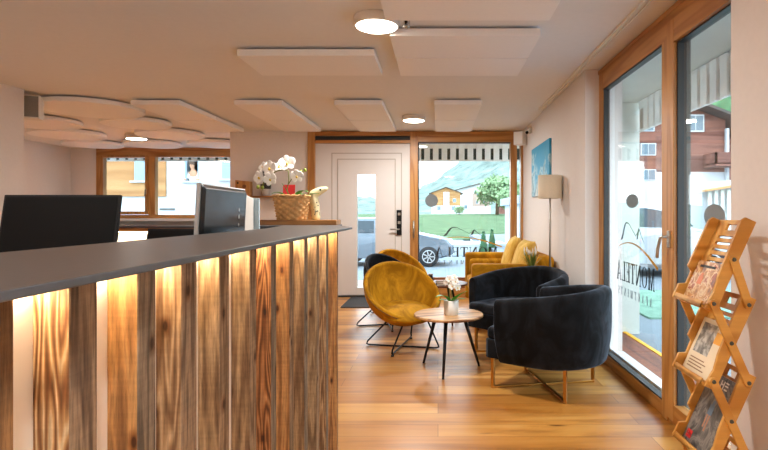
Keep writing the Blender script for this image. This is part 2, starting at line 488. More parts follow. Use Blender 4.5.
def logo(put, parent, W=0.84):
    """put(u, v, d): u 0..W to the reader's right (seen outside), v up"""
    a = MB(); word(a, 'MONTELA', 0.0, W, 0.0, 0.15, put)
    a.build('house_name_lettering', M['print_black'], parent)
    b = MB(); word(b, 'APARTMENTS', 0.05 * W, 0.95 * W, -0.11, 0.06, put, 0.7)
    b.build('small_lettering', M['print_grey'], parent)
    c = MB()
    def ribbon(pts, ws):
        for (p, q, w0, w1) in zip(pts, pts[1:], ws, ws[1:]):
            d = Vector((q[0] - p[0], q[1] - p[1])); d.normalize(); nn = Vector((-d.y, d.x))
            pl = [(p[0] - nn.x * w0, p[1] - nn.y * w0), (q[0] - nn.x * w1, q[1] - nn.y * w1), (q[0] + nn.x * w1, q[1] + nn.y * w1), (p[0] + nn.x * w0, p[1] + nn.y * w0)]
            c.hexa([put(x, y, 0) for x, y in pl], [put(x, y, 0.0012) for x, y in pl])
    k = W / 0.84
    # ridge line: two peaks with heavy shaded flanks
    ridge = [(0.20, 0.31), (0.27, 0.37), (0.31, 0.41), (0.34, 0.38), (0.38, 0.355), (0.46, 0.40), (0.54, 0.445), (0.60, 0.45), (0.645, 0.42), (0.68, 0.37), (0.73, 0.31)]
    ribbon([(x * k, y) for x, y in ridge], [0.002, 0.004, 0.007, 0.004, 0.003, 0.002, 0.003, 0.006, 0.006, 0.003, 0.002])
    for pl in ([(0.60, 0.45), (0.645, 0.42), (0.68, 0.36), (0.73, 0.31), (0.68, 0.325), (0.655, 0.37)], [(0.31, 0.41), (0.335, 0.385), (0.36, 0.33), (0.33, 0.34), (0.315, 0.375)]):
        pl = [(x * k, y) for x, y in pl]
        c.hexa([put(x, y, 0) for x, y in pl], [put(x, y, 0.0012) for x, y in pl])
    c.build('mountain_drawing', M['print_black'], parent)
    c = MB()
    arc = []
    for i in range(21):
        s = i / 20
        arc.append(((-0.06 + 0.84 * s) * k, 0.165 + 0.145 * math.sin(PI * (0.04 + 0.72 * s)) - 0.03 * (1 - s)))
    ws = [0.011 - 0.008 * (i / 20) for i in range(21)]
    for (p, q, w0, w1) in zip(arc, arc[1:], ws, ws[1:]):
        d = Vector((q[0] - p[0], q[1] - p[1])); d.normalize(); nn = Vector((-d.y, d.x))
        pl = [(p[0] - nn.x * w0, p[1] - nn.y * w0), (q[0] - nn.x * w1, q[1] - nn.y * w1), (q[0] + nn.x * w1, q[1] + nn.y * w1), (p[0] + nn.x * w0, p[1] + nn.y * w0)]
        c.hexa([put(x, y, 0) for x, y in pl], [put(x, y, 0.0012) for x, y in pl])
    c.build('amber_arc', M['print_gold'], parent)

def dot(put, u, v, r, parent, k_=1.0):
    m = MB()
    pl = [(u + k_ * r * math.cos(2 * PI * k / 32), v + r * math.sin(2 * PI * k / 32)) for k in range(32)]
    m.hexa([put(x, y, 0) for x, y in pl], [put(x, y, 0.0012) for x, y in pl])
    m.build('film_dot', M['film_grey'], parent)

# ---- window_1: two-leaf glazed terrace door in the right wall
win = sroot('window_1', 'two-leaf timber glazed terrace door in the right wall', 'window')
f = MB()
f.box(1.395, 1.445, 4.49, 4.6, 0, 2.488)
f.build('far_jamb', M['larch'], win, bevel=0.004)
f = MB(); f.box(1.395, 1.445, 2.31, 4.49, 2.31, 2.488); f.box(1.388, 1.395, 2.31, 4.6, 2.455, 2.488)
f.build('head_rail', M['larch_h'], win, bevel=0.004)
f = MB(); f.box(1.395, 1.445, 2.31, 4.49, 0, 0.085)
f.build('bottom_rail', M['larch_h'], win, bevel=0.004)
f = MB(); f.box(1.385, 1.445, 3.205, 3.285, 0.0, 2.31); f.build('mullion', M['larch'], win, bevel=0.004)
f = MB()
f.box(1.378, 1.44, 3.105, 3.198, 0.03, 2.40); f.build('door_stile', M['larch'], win, bevel=0.004)
f = MB(); f.box(1.378, 1.44, 2.32, 3.105, 2.26, 2.40); f.build('door_top_rail', M['larch_h'], win, bevel=0.004)
f = MB(); f.box(1.378, 1.44, 2.32, 3.105, 0.03, 0.13); f.build('door_bottom_rail', M['larch_h'], win, bevel=0.004)
f = MB()
for y in (3.29, 4.482): f.box(1.402, 1.45, y - 0.006, y + 0.006, 0.085, 2.31)
for z in (0.09, 2.304): f.box(1.402, 1.45, 3.29, 4.488, z - 0.006, z + 0.006)
f.box(1.40, 1.452, 3.094, 3.105, 0.13, 2.26); f.box(1.40, 1.452, 2.32, 3.1, 2.25, 2.262)
f.build('gasket', M['gasket'], win)
f = MB(); f.box(1.45, 1.478, 3.10, 3.29, -0.02, 2.49)
MB().box(1.45, 1.50, 2.31, 4.6, 2.33, 2.49).build('outer_head', M['alu_white'], win)
f.build('outer_shell', M['alu_dark'], win)
MB().box(1.45, 1.50, 4.5, 4.6, -0.02, 2.49).build('outer_shell', M['alu_white'], win)
f = MB(); f.box(1.447, 1.575, 3.29, 4.5, 0.045, 0.085); f.box(1.46, 1.475, 3.29, 4.5, 0.085, 0.11); f.box(1.447, 1.575, 2.31, 3.10, 0.0, 0.06)
f.build('outer_sill', M['alu_white'], win)
MB().box(1.420, 1.428, 3.285, 4.489, 0.086, 2.309).build('pane', M['glass'], win)
MB().box(1.418, 1.426, 2.322, 3.104, 0.131, 2.259).build('pane', M['glass'], win)
h = MB()
h.box(1.366, 1.379, 3.135, 3.17, 1.05, 1.15)
h.tube([(1.37, 3.152, 1.115), (1.335, 3.152, 1.115), (1.325, 3.16, 1.108), (1.322, 3.19, 1.04), (1.322, 3.20, 0.985)], 0.0095, 10)
h.build('lever_handle', M['steel'], win, bevel=0.003)
PX = 1.4295
put1 = lambda u, v, d: (PX + d, 3.50 + u, 0.735 + v)
logo(put1, win, 0.74)
dot(put1, 1.4285 * F / 194.0 - 3.50, 1.25 + (214 - 201) * 1.4285 / 194.0 - 0.735, 0.052, win, 2.4)
put1b = lambda u, v, d: (1.4275 + d, u, v)
dot(put1b, 1.4275 * F / 276.0, 1.25 - 2 * 1.4275 / 276.0, 0.062, win, 1.7)

# ---- door_1: white entrance door with slit window, timber surround
dr = sroot('door_1', 'white panelled entrance door with a tall slit window', 'door')
f = MB(); f.box(-1.958, -1.852, FY - 0.03, FY + 0.12, 0, 2.49); f.build('left_post', M['larch'], dr, bevel=0.004)
f = MB(); f.box(-1.852, -0.42, FY - 0.03, FY + 0.12, 2.425, 2.49); f.box(-1.852, -0.42, FY - 0.03, FY + 0.10, 2.315, 2.36)
f.build('head_rail', M['larch_x'], dr, bevel=0.003)
MB().box(-1.852, -0.42, FY + 0.02, FY + 0.10, 2.36, 2.425).build('closer_slot', M['gasket'], dr)
# door slab with a true opening for the slit
D0, D1 = FY + 0.03, FY + 0.10
sx0, sx1, sz0, sz1 = -1.222, -0.945, 0.14, 1.85
f = MB()
f.box(-1.852, sx0, D0, D1, 0.005, 2.315); f.box(sx1, -0.42, D0, D1, 0.005, 2.315)
f.box(sx0, sx1, D0, D1, 0.005, sz0); f.box(sx0, sx1, D0, D1, sz1, 2.315)
f.build('door_leaf', M['door_white'], dr)
f = MB()
for (a, b, c) in ((-1.61, -0.545, 2.175), (-1.525, -0.64, 2.085)):
    f.box(a, a + 0.014, D0 - 0.004, D0, 0.02, c); f.box(b - 0.014, b, D0 - 0.004, D0, 0.02, c); f.box(a, b, D0 - 0.004, D0, c - 0.014, c)
f.build('panel_groove', M['door_groove'], dr)
# raised centre field is made of four pieces so the slit stays open
f = MB()
f.box(-1.508, sx0, D0 - 0.010, D0, 0.03, 2.068); f.box(sx1, -0.657, D0 - 0.010, D0, 0.03, 2.068)
f.box(sx0, sx1, D0 - 0.010, D0, 0.03, sz0); f.box(sx0, sx1, D0 - 0.010, D0, sz1, 2.068)
f.build('centre_field', M['door_white'], dr)
MB().box(sx0, sx1, D0 + 0.03, D0 + 0.04, sz0, sz1).build('slit_pane', M['glass'], dr)
f = MB(); f.box(-0.625, -0.548, D0 - 0.022, D0, 0.93, 1.31); f.build('lock_plate', M['black'], dr, bevel=0.004)
f = MB()
for z in (1.25, 1.12): f.box(-0.606, -0.566, D0 - 0.034, D0 - 0.02, z - 0.02, z + 0.02)
f.tube([(-0.586, D0 - 0.02, 1.02), (-0.586, D0 - 0.06, 1.02), (-0.60, D0 - 0.066, 1.02), (-0.715, D0 - 0.066, 1.02)], 0.011, 10)
f.build('door_lever', M['steel'], dr)
MB().box(-1.852, -0.42, FY - 0.02, FY + 0.12, 0.0, 0.02).build('threshold', M['gasket'], dr)

# ---- window_2: sliding glazed panel right of the entrance door
w2 = sroot('window_2', 'tall glazed panel beside the entrance door', 'window')
f = MB(); f.box(-0.42, -0.30, FY - 0.04, FY + 0.12, 0, 2.49); f.build('left_post', M['larch'], w2, bevel=0.004)
f = MB(); f.box(-0.30, WX, FY - 0.03, FY + 0.12, 2.35, 2.49); f.box(-0.30, 1.10, FY - 0.035, FY + 0.1, 2.33, 2.36); f.build('head_rail', M['larch_x'], w2, bevel=0.003)
f = MB(); f.box(1.09, 1.185, FY - 0.035, FY + 0.12, 0.0, 2.35); f.build('right_stile', M['larch'], w2, bevel=0.003)
f = MB(); f.box(1.245, 1.276, FY - 0.03, FY + 0.12, 0.0, 2.35); f.build('wall_jamb', M['larch'], w2)
f = MB(); f.box(-0.30, 1.09, FY - 0.03, FY + 0.10, 0.0, 0.13); f.build('bottom_rail', M['larch_x'], w2, bevel=0.003)
f = MB(); f.box(-0.30, 1.09, FY - 0.01, FY + 0.09, 0.13, 0.295); f.box(1.185, 1.245, FY, FY + 0.1, 0, 0.295); f.build('kick_panel', M['larch_dark'], w2)
f = MB(); f.box(-0.30, -0.285, FY + 0.0, FY + 0.07, 0.295, 2.33); f.box(-0.285, 1.09, FY + 0.0, FY + 0.07, 2.318, 2.33)
f.build('gasket', M['gasket'], w2)
MB().box(-0.286, 1.091, FY + 0.045, FY + 0.055, 0.294, 2.32).build('pane', M['glass'], w2)
MB().box(1.184, 1.246, FY + 0.045, FY + 0.055, 0.294, 2.352).build('pane', M['glass'], w2)
f = MB(); f.tube([(-0.365, FY - 0.04, 0.90), (-0.365, FY - 0.075, 0.90), (-0.365, FY - 0.075, 1.14), (-0.365, FY - 0.04, 1.14)], 0.013, 10)
f.build('pull_grip', M['steel'], w2)
put2 = lambda u, v, d: (0.90 - u, FY + 0.0565 + d, 0.60 + v)
logo(put2, w2, 0.95)
dot(put2, 0.90 - (431.5 - 438) * FY / F, 1.25 + (214 - 200.5) * FY / F - 0.60, 0.098, w2)

# ---- window_3: timber window of the alcove
w3 = sroot('window_3', 'wide two-part timber window of the alcove', 'window')
BY = 10.0
X3 = lambda x: (x - 438) * BY / F
Z3 = lambda y: 1.25 - (y - 214) * BY / F
f = MB(); f.box(-6.44, -3.13, BY - 0.02, BY + 0.1, Z3(157), 2.495); f.build('head_rail', M['larch_x'], w3, bevel=0.004)
f = MB(); f.box(-6.44, -3.13, BY - 0.02, BY + 0.1, 1.17, 1.235); f.build('bottom_rail', M['larch_x'], w3, bevel=0.004)
f = MB(); f.box(-6.44, X3(99.5), BY - 0.02, BY + 0.1, 1.235, Z3(157)); f.build('left_jamb', M['larch'], w3, bevel=0.004)
f = MB(); f.box(X3(149), X3(155.5), BY - 0.02, BY + 0.1, 1.235, Z3(157)); f.build('mullion', M['larch'], w3, bevel=0.004)
f = MB(); f.box(X3(100), X3(104.5), BY - 0.045, BY + 0.07, 1.24, Z3(156)); f.box(X3(146), X3(148.7), BY - 0.045, BY + 0.07, 1.24, Z3(156))
f.box(X3(104.5), X3(146), BY - 0.045, BY + 0.07, 1.24, 1.30); f.box(X3(104.5), X3(146), BY - 0.045, BY + 0.07, Z3(157.8), Z3(155.5))
f.build('casement', M['larch'], w3, bevel=0.004)
MB().box(X3(104), X3(146.4), BY + 0.02, BY + 0.03, 1.29, Z3(157)).build('pane', M['glass'], w3)
MB().box(X3(155), -3.13, BY + 0.03, BY + 0.04, 1.234, Z3(156.5)).build('pane', M['glass'], w3)
f = MB(); f.box(X3(146.8), X3(148.0), BY - 0.06, BY - 0.045, 1.62, 1.72); f.tube([(X3(147.4), BY - 0.05, 1.69), (X3(147.4), BY - 0.085, 1.69), (X3(147.4), BY - 0.09, 1.58)], 0.01, 8)
f.build('window_handle', M['steel'], w3)
struct(MB().box(-6.44, -3.13, BY - 0.16, BY, 1.12, 1.168).build('trim_2', M['white_metal']), 'white window board of the alcove', 'window board')
# ------------------------------------------------------------------ ceiling fittings
def acoustic(x0, x1, y0, y1, label, group='rectangular acoustic ceiling panels'):
    cx, cy = (x0 + x1) / 2, (y0 + y1) / 2
    r = thing('acoustic_sail', label, 'ceiling panel', (cx, cy, CEIL), 0, group)
    MB().box(x0 - cx, x1 - cx, y0 - cy, y1 - cy, -0.07, -0.02).build('panel_board', M['panel'], r, bevel=0.003)
    for sx in (-0.3, 0.3):
        X = sx * (x1 - x0)
        MB().box(X - 0.02, X + 0.02, -0.3 * (y1 - y0), 0.3 * (y1 - y0), -0.021, 0.0).build('mounting_batten', M['white_metal'], r)
    return r
acoustic(-0.32, 0.68, 2.18, 2.70, 'nearest wide white ceiling panel, only its far end in view')
acoustic(-0.32, 0.68, 2.715, 3.235, 'wide white ceiling panel nearest, just before the glowing lamp')
acoustic(-0.32, 0.68, 3.51, 4.01, 'wide white ceiling panel just past the bright lamp, with a screw cap')
acoustic(-0.32, 0.68, 4.025, 4.53, 'wide white ceiling panel adjoining the one past the bright lamp')
acoustic(-1.50, -0.475, 3.95, 4.52, 'lone wide white ceiling panel left of the bright lamp')
acoustic(-3.32, -2.79, 5.72, 6.68, 'square white ceiling panel touching the round panels, nearer one')
acoustic(-3.32, -2.79, 6.70, 7.62, 'square white ceiling panel touching the round panels, farther one')
acoustic(-2.20, -1.68, 5.72, 6.68, 'white ceiling panel above the basket, nearer one of the pair')
acoustic(-2.20, -1.68, 6.70, 7.60, 'white ceiling panel above the basket, farther one of the pair')
acoustic(-1.12, -0.60, 5.72, 6.68, 'white ceiling panel above the entrance door, nearer one of the pair')
acoustic(-1.12, -0.60, 6.70, 7.60, 'white ceiling panel above the entrance door, farther one of the pair')
acoustic(-0.04, 0.47, 5.72, 6.68, 'white ceiling panel right of the small lamp, nearer one of the pair')
acoustic(-0.04, 0.47, 6.70, 7.60, 'white ceiling panel right of the small lamp, farther one of the pair')
def roundel(cx, cy, d, label, lo=0.07):
    r = thing('acoustic_sail', label, 'ceiling panel', (cx, cy, CEIL), 0, 'round acoustic ceiling panels')
    MB().lathe([(d / 2 - 0.004, -lo), (d / 2, -lo + 0.004), (d / 2, -lo + 0.046), (d / 2 - 0.004, -lo + 0.05)], n=56).build('panel_board', M['panel'], r)
    MB().lathe([(0.12, -lo + 0.05), (0.12, 0.0)], n=20).build('ceiling_spacer', M['white_metal'], r)
roundel(-3.95, 6.06, 1.06, 'largest round white ceiling panel beside the wall speaker')
roundel(-4.00, 7.03, 0.84, 'round white ceiling panel behind the largest one, above the monitors')
roundel(-5.25, 6.95, 1.00, 'round white ceiling panel half hidden by the left wall, nearest')
roundel(-5.60, 8.02, 1.00, 'round white ceiling panel half hidden by the left wall, second back')
roundel(-4.05, 8.02, 0.95, 'round white ceiling panel just right of the alcove lamp')
roundel(-5.95, 9.15, 0.92, 'round white ceiling panel at the left end above the alcove window')
roundel(-4.92, 9.15, 0.92, 'round white ceiling panel behind the alcove lamp')
roundel(-3.82, 9.12, 0.92, 'round white ceiling panel at the right end above the alcove window')

def lamp(x, y, d, label, watts, drop=0.06, group='round ceiling lamps'):
    r = thing('ceiling_lamp', label, 'ceiling lamp', (x, y, CEIL), 0, group)
    MB().lathe([(d / 2 - 0.01, 0), (d / 2, -0.006), (d / 2, -drop + 0.008), (d / 2 - 0.008, -drop), (d / 2 - 0.014, -drop)], n=48, cap0=True, cap1=False).build('lamp_rim', M['white_metal'], r)
    MB().lathe([(d / 2 - 0.014, -drop + 0.001), (d / 2 - 0.03, -drop - 0.006), (0.02, -drop - 0.010)], n=48, cap0=False).build('diffuser', M['lamp'], r)
    ld = bpy.data.lights.new('ceiling_lamp_light', 'AREA')
    ld.shape = 'DISK'; ld.size = d * 0.9; ld.energy = watts; ld.color = (1.0, 0.97, 0.925)
    lo = bpy.data.objects.new('lamp_light', ld); COL.objects.link(lo)
    lo.parent = r; lo.location = (0, 0, -drop - 0.014)
    return r
LW = 23
lamp(-0.39, 3.37, 0.29, 'bright round ceiling lamp nearest, in the gap between white panels', LW)
lamp(-0.31, 6.77, 0.295, 'small round ceiling lamp near the entrance door', LW)
lamp(-4.72, 8.30, 0.32, 'round ceiling lamp among the round panels of the alcove', LW * 0.3, 0.075)
lamp(0.35, -0.75, 0.29, 'added unseen round ceiling lamp above the walkway beside the desk', LW)  # added lamp out of view, lights the right wall
lamp(-2.6, 0.9, 0.29, 'added unseen round ceiling lamp above the desk workplace', LW * 0.6)  # added lamp out of view, lifts the light around the desk
lamp(-2.6, -1.9, 0.29, 'added unseen round ceiling lamp at the rear of the office', LW * 0.6)  # another added lamp behind the camera, for the general room light

s = thing('smoke_sensor', 'tiny chrome ceiling sensor right of the bright lamp', 'sensor', (-0.20, 3.37, CEIL))
MB().lathe([(0.032, 0), (0.032, -0.008), (0.02, -0.014)], n=20).build('base', M['white_metal'], s)
m = MB()
for k in range(5):
    a = 2 * PI * k / 5
    m.tube([(0.018 * math.cos(a), 0.018 * math.sin(a), -0.012), (0.02 * math.cos(a), 0.02 * math.sin(a), -0.055)], 0.003, 6)
m.lathe([(0.022, -0.055), (0.026, -0.06), (0.010, -0.07)], n=16)
m.build('cage', M['steel'], s)
MB().lathe([(0.010, -0.014), (0.012, -0.045)], n=12).build('sensor_core', M['black'], s)

# ------------------------------------------------------------------ wall fittings
sp = thing('wall_speaker', 'white box speaker high in the corner beside the tall window', 'speaker', (1.19, 7.62, 2.335), math.radians(-38))
MB().box(-0.075, 0.075, -0.08, 0.06, -0.095, 0.095).build('speaker_cabinet', M['white_metal'], sp, bevel=0.008)
MB().box(-0.066, 0.066, -0.087, -0.078, -0.086, 0.086).build('grille', M['panel'], sp)
MB().box(0.0, 0.05, 0.02, 0.09, -0.012, 0.012).build('wall_bracket', M['white_metal'], sp)
cm = thing('surveillance_camera', 'small white camera on the wall just before the corner speaker', 'camera', (WX, 7.25, 2.40))
MB().tube([(0.0, 0, 0), (-0.03, 0, 0)], 0.045, 20).build('mount', M['white_metal'], cm)
MB().tube([(-0.02, -0.0, -0.01), (-0.05, -0.04, -0.03), (-0.075, -0.10, -0.05)], [0.028, 0.034, 0.03], 16).build('camera_body', M['white_metal'], cm)
MB().tube([(-0.074, -0.098, -0.049), (-0.079, -0.108, -0.053)], 0.022, 14).build('lens', M['black'], cm)
sp = thing('wall_speaker', 'grey-fronted speaker on the wall end beside the round ceiling panels', 'speaker', (-4.25, 5.44, 2.35), math.radians(24))
MB().box(-0.16, 0.15, -0.07, 0.09, -0.12, 0.115).build('speaker_cabinet', M['white_metal'], sp, bevel=0.008)
MB().box(-0.15, 0.138, -0.078, -0.068, -0.108, 0.103).build('grille', plain('grey_speaker_cloth', hexc('#8d8983'), 0.9, scale=120), sp)
MB().box(-0.05, 0.05, 0.05, 0.1, 0.09, 0.13).build('wall_bracket', M['white_metal'], sp)

# painting
def painting_mat():
    t = NT('blue_mountain_canvas')
    mp = t.coords((1, 1, 1))
    nz = t.n('ShaderNodeTexNoise', Scale=3.5, Detail=7.0, Roughness=0.62, Distortion=0.8)
    t.l(mp, 'Vector', nz, 'Vector')
    sx = t.n('ShaderNodeSeparateXYZ'); t.l(mp, 'Vector', sx, 'Vector')
    ad = t.n('ShaderNodeMath', operation='MULTIPLY_ADD'); ad.inputs[1].default_value = -0.55
    t.l(sx, 'Z', ad, 0); t.l(nz, 'Fac', ad, 2)
    r = t.ramp([(0.30, hexc('#2d9bc8')), (0.47, hexc('#3f9cc4')), (0.53, hexc('#a9cfdc')), (0.6, hexc('#4d7f96')), (0.75, hexc('#d4dcd8'))])
    t.l(ad, 0, r, 'Fac'); t.l(r, 'Color', t.b, 'Base Color'); t.setp(Roughness=0.6)
    return t.m
p = thing('canvas_picture', 'blue mountain canvas hanging above the mustard sofa', 'picture', (WX, 6.52, 1.79))
MB().box(-0.028, 0.0, -0.56, 0.56, -0.315, 0.315).build('canvas', painting_mat(), p, bevel=0.003)
MB().box(-0.012, 0.0, -0.5, 0.5, 0.25, 0.27).build('hanging_rail', M['larch_h'], p)

# shelf on the far wall with block and pot
sh = thing('wall_shelf', 'thin pale shelf on the far wall behind the orchid basket', 'shelf', (-2.43, FY, 1.495))
MB().box(-0.5, 0.40, -0.2, 0.0, 0.0, 0.022).build('board', M['ledge_wood'], sh, bevel=0.002)
for x in (-0.35, 0.3): MB().box(x - 0.01, x + 0.01, -0.16, 0.0, -0.05, 0.0).build('bracket', M['steel'], sh)
kb = thing('knife_block', 'small wooden block with a dark knot on the far wall shelf', 'block', (-2.89, FY - 0.10, 1.517))
MB().prism([(-0.10, 0), (0.11, 0), (0.11, 0.215), (-0.10, 0.235)], 1, -0.07, 0.07).build('block_body', M['larch'], kb, bevel=0.005)
MB().tube([(0.035, -0.069, 0.14), (0.035, -0.073, 0.14)], [0.03, 0.028], 14).build('dark_knot', M['larch_dark'], kb)
MB().tube([(-0.06, -0.069, 0.19), (-0.06, -0.073, 0.19)], [0.014, 0.014], 10).build('round_hole', M['black'], kb)
def tuft(mb, n, h, spread, w, seed, base_r=0.02, curve=0.6):
    rr = random.Random(seed)
    for i in range(n):
        a = 2 * PI * i / n + rr.random() * 0.6
        L = h * (0.65 + 0.35 * rr.random()); s = spread * (0.3 + 0.7 * rr.random())
        pts = []
        for k in range(6):
            q = k / 5
            pts.append(Vector((math.cos(a) * (base_r + s * q ** (1 + curve)), math.sin(a) * (base_r + s * q ** (1 + curve)), L * (q - 0.12 * q ** 3))))
        side = Vector((-math.sin(a), math.cos(a), 0))
        up, dn = [], []
        prev = None
        for k, p in enumerate(pts):
            q = k / 5
            ww = w * (0.55 + 0.45 * math.sin(PI * min(1, q * 0.9 + 0.1))) * (1 - q ** 4) + 0.0006
            up.append((mb._v(p - side * ww), mb._v(p + Vector((0, 0, -0.15 * ww)) * 0 + Vector((math.cos(a), math.sin(a), 0)) * (-0.25 * ww)), mb._v(p + side * ww)))
        for a0, a1 in zip(up, up[1:]):
            mb.face([a0[0], a0[1], a1[1], a1[0]], True); mb.face([a0[1], a0[2], a1[2], a1[1]], True)
pp = thing('potted_plant', 'small dark-leaved plant in a pale pot on the far wall shelf', 'plant', (-2.56, FY - 0.10, 1.517))
MB().lathe([(0.045, 0), (0.06, 0.01), (0.068, 0.105), (0.06, 0.105), (0.058, 0.09)], n=24).build('pot', plain('pale_stone_pot', hexc('#b9aba0'), 0.6), pp)
MB().lathe([(0.066, 0.106), (0.075, 0.112), (0.078, 0.175), (0.07, 0.175), (0.066, 0.12)], n=24).build('inner_pot', M['pot_dark'], pp)
m = MB(); m.T = Matrix.Translation((0, 0, 0.15)); tuft(m, 26, 0.40, 0.06, 0.010, 5); m.build('leaves', plain('dark_leaf', hexc('#4a4a3c'), 0.5, 0, 0.3), pp)

# low lit shelf under the alcove window
ls = thing('lit_sideboard', 'long wooden sideboard with glowing light under its top below the alcove window', 'sideboard', (-5.0, 9.55, 0))
MB().box(-1.35, 1.80, -0.25, 0.25, 1.0, 1.035).build('top_board', plain('anthracite_top', hexc('#353338'), 0.5), ls, bevel=0.003)
MB().box(-1.33, 1.78, -0.23, 0.23, 0.935, 1.0).build('upper_rail', M['ledge_wood'], ls)
MB().box(-1.33, 1.78, 0.18, 0.23, 0.06, 0.935).build('rear_panel', M['cream_panel'], ls)
MB().box(-1.33, 1.78, -0.23, 0.18, 0.06, 0.12).build('bottom_board', M['ledge_wood'], ls)
for x in (-1.33, 0.2, 1.75): MB().box(x, x + 0.03, -0.23, 0.18, 0.12, 0.935).build('upright', M['ledge_wood'], ls)
MB().box(-1.2, 1.7, -0.1, -0.06, 0.925, 0.935).build('led_strip', M['led'], ls)
for x in (-1.3, 1.72): MB().box(x, x + 0.05, -0.2, 0.2, 0.0, 0.06).build('foot', M['black'], ls)

# doormat
o = MB().box(-1.30, -0.05, 7.05, 7.90, 0.0, 0.012).build('doormat', M['mat'], bevel=0.004)
tag(o, 'dark grey doormat on the floor at the entrance door', 'doormat')
# ------------------------------------------------------------------ reception desk
DTOP = 1.182
TH = math.atan(0.025)
desk = thing('reception_desk', 'long reception desk with grey top, old timber battens and glowing light behind them', 'reception desk', (-0.43, 0, 0), TH)
poly = [(0.056, -0.35), (0.056, 2.735), (-0.108, 3.28), (-0.108, 3.46), (-0.80, 3.46), (-0.80, 3.10), (-0.40, 3.10), (-0.322, 2.5), (-0.322, -0.35)]
m = MB(); m.prism(poly, 2, DTOP - 0.0105, DTOP)
o = m.build('countertop', [M['counter'], M['counter_edge']], desk, bevel=0.0015)
for p in o.data.polygons:
    if abs(p.normal.z) < 0.5: p.material_index = 1
MB().box(-0.062, -0.046, -0.33, 2.63, 0.0, DTOP - 0.0105).build('backing_panel', M['cream_panel'], desk)
edges = [0.26, 0.40, 0.50, 0.644, 0.795, 0.939, 1.113, 1.304, 1.49, 1.69, 1.90, 2.115, 2.32, 2.596]
wid = [0.055, 0.055, 0.055, 0.054, 0.052, 0.062, 0.055, 0.05, 0.05, 0.05, 0.052, 0.05, 0.045, 0.03]
cheek = [0, 1, 0, 0, 1, 2, 3, 3, 4, 1, 3, 5, 2, 1]
facem = [0, 1, 3, 0, 1, 0, 2, 2, 1, 2, 1, 2, 1, 3]
for i, (e, w_) in enumerate(zip(edges, wid)):
    m = MB()
    j = (rnd.random() - 0.5) * 0.004
    m.box(-0.046, j * 0.5, e, e + w_, 0.0, DTOP - 0.0105)
    o = m.build('batten', [BAT[cheek[i]], FACE[facem[i]]], desk, bevel=0.0015, seg=1)
    for p in o.data.polygons:
        if p.normal.x > 0.5: p.material_index = 1
    if i + 1 < len(edges):
        g0, g1 = e + w_ + 0.004, edges[i + 1] - 0.004
        MB().box(-0.045, -0.037, g0, g1, DTOP - 0.0165, DTOP - 0.0105).build('led_strip', M['led'], desk)
m = MB(); m.box(-0.32, -0.062, 2.60, 2.625, 0, DTOP - 0.0105); m.box(-0.32, -0.062, -0.33, -0.31, 0, DTOP - 0.0105)
m.box(-0.80, -0.25, 3.30, 3.33, 0, DTOP - 0.0105); m.box(-0.322, -0.30, -0.33, 2.5, 0.74, DTOP - 0.0105)
m.build('carcass', M['counter_edge'], desk)
m = MB(); m.prism([(-0.322, -0.3), (-0.322, 2.55), (-0.40, 3.05), (-0.95, 3.05), (-0.95, 3.75), (-1.98, 3.75), (-1.98, 1.6), (-1.0, 1.6), (-1.0, -0.3)], 2, 0.715, 0.74)
m.build('worktop', M['counter'], desk)
for (x, y) in ((-0.95, -0.25), (-1.93, 1.65), (-1.93, 3.70), (-1.0, 3.70)):
    MB().box(x - 0.025, x + 0.025, y - 0.025, y + 0.025, 0, 0.715).build('leg', M['counter_edge'], desk)

o = MB().box(-0.26, 0.255, -0.09, 0.09, 0, 0.031).build('wooden_ledge', M['ledge_wood'], loc=(-0.885, 3.355, DTOP), rot=(0, 0, TH), bevel=0.003)
tag(o, 'thick oak board lying on the far end of the reception desk', 'board')
LZ = DTOP + 0.031

# ------------------------------------------------------------------ monitors
M['shell'] = plain('glossy_dark_shell', hexc('#1b1f23'), 0.22, var=0.05, scale=3)
M['silver'] = plain('silver_plastic', hexc('#aeb0b1'), 0.35, 0.2, var=0.02)
def monitor(label, loc, rz, tilt, w_, h_, zb, frame='black', back='shell', emblem=False, th=0.017):
    r = thing('computer_monitor', label, 'monitor', loc, rz, 'office monitors')
    hd = bpy.data.objects.new('display', None)
    T = Matrix.Translation((0, 0, zb)) @ Matrix.Rotation(-tilt, 4, 'X')
    m = MB(); m.T = T
    m.box(-w_ / 2, w_ / 2, 0, th, 0, h_)
    COL.objects.unlink(hd) if hd.name in COL.objects else None
    bpy.data.objects.remove(hd)
    m.build('bezel', M[frame], r, bevel=0.004)
    m = MB(); m.T = T; m.box(-w_ / 2 + 0.012, w_ / 2 - 0.012, -0.0015, 0.002, 0.018, h_ - 0.012); m.build('screen', M['screen'], r)
    m = MB(); m.T = T
    m.hexa([(-w_ / 2 + 0.003, th, 0.003), (w_ / 2 - 0.003, th, 0.003), (w_ / 2 - 0.003, th, h_ - 0.003), (-w_ / 2 + 0.003, th, h_ - 0.003)],
           [(-w_ / 2 + 0.022, th + 0.014, 0.02), (w_ / 2 - 0.022, th + 0.014, 0.02), (w_ / 2 - 0.022, th + 0.014, h_ - 0.018), (-w_ / 2 + 0.022, th + 0.014, h_ - 0.018)])
    sh_ = m.build('rear_shell', M[back], r, bevel=0.006, seg=3)
    if emblem:
        for dz, s in ((0.02, 0.010), (-0.012, 0.013), (-0.05, 0.010)):
            m = MB(); m.T = T
            m.tube([(-0.15, th + 0.013, h_ * 0.68 + dz), (-0.15, th + 0.0150, h_ * 0.68 + dz)], s * 0.8, 10)
            m.build('pale_emblem', M['silver'], sh_)
    m = MB(); m.box(-0.035, 0.035, th + 0.012, th + 0.04, 0.01, zb + h_ * 0.4); m.build('neck', M['black'], r)
    m = MB(); m.prism([(-0.12, -0.08), (0.12, -0.08), (0.10, 0.11), (-0.10, 0.11)], 2, 0, 0.012); m.build('base', M['black'], r, bevel=0.004)
    return r
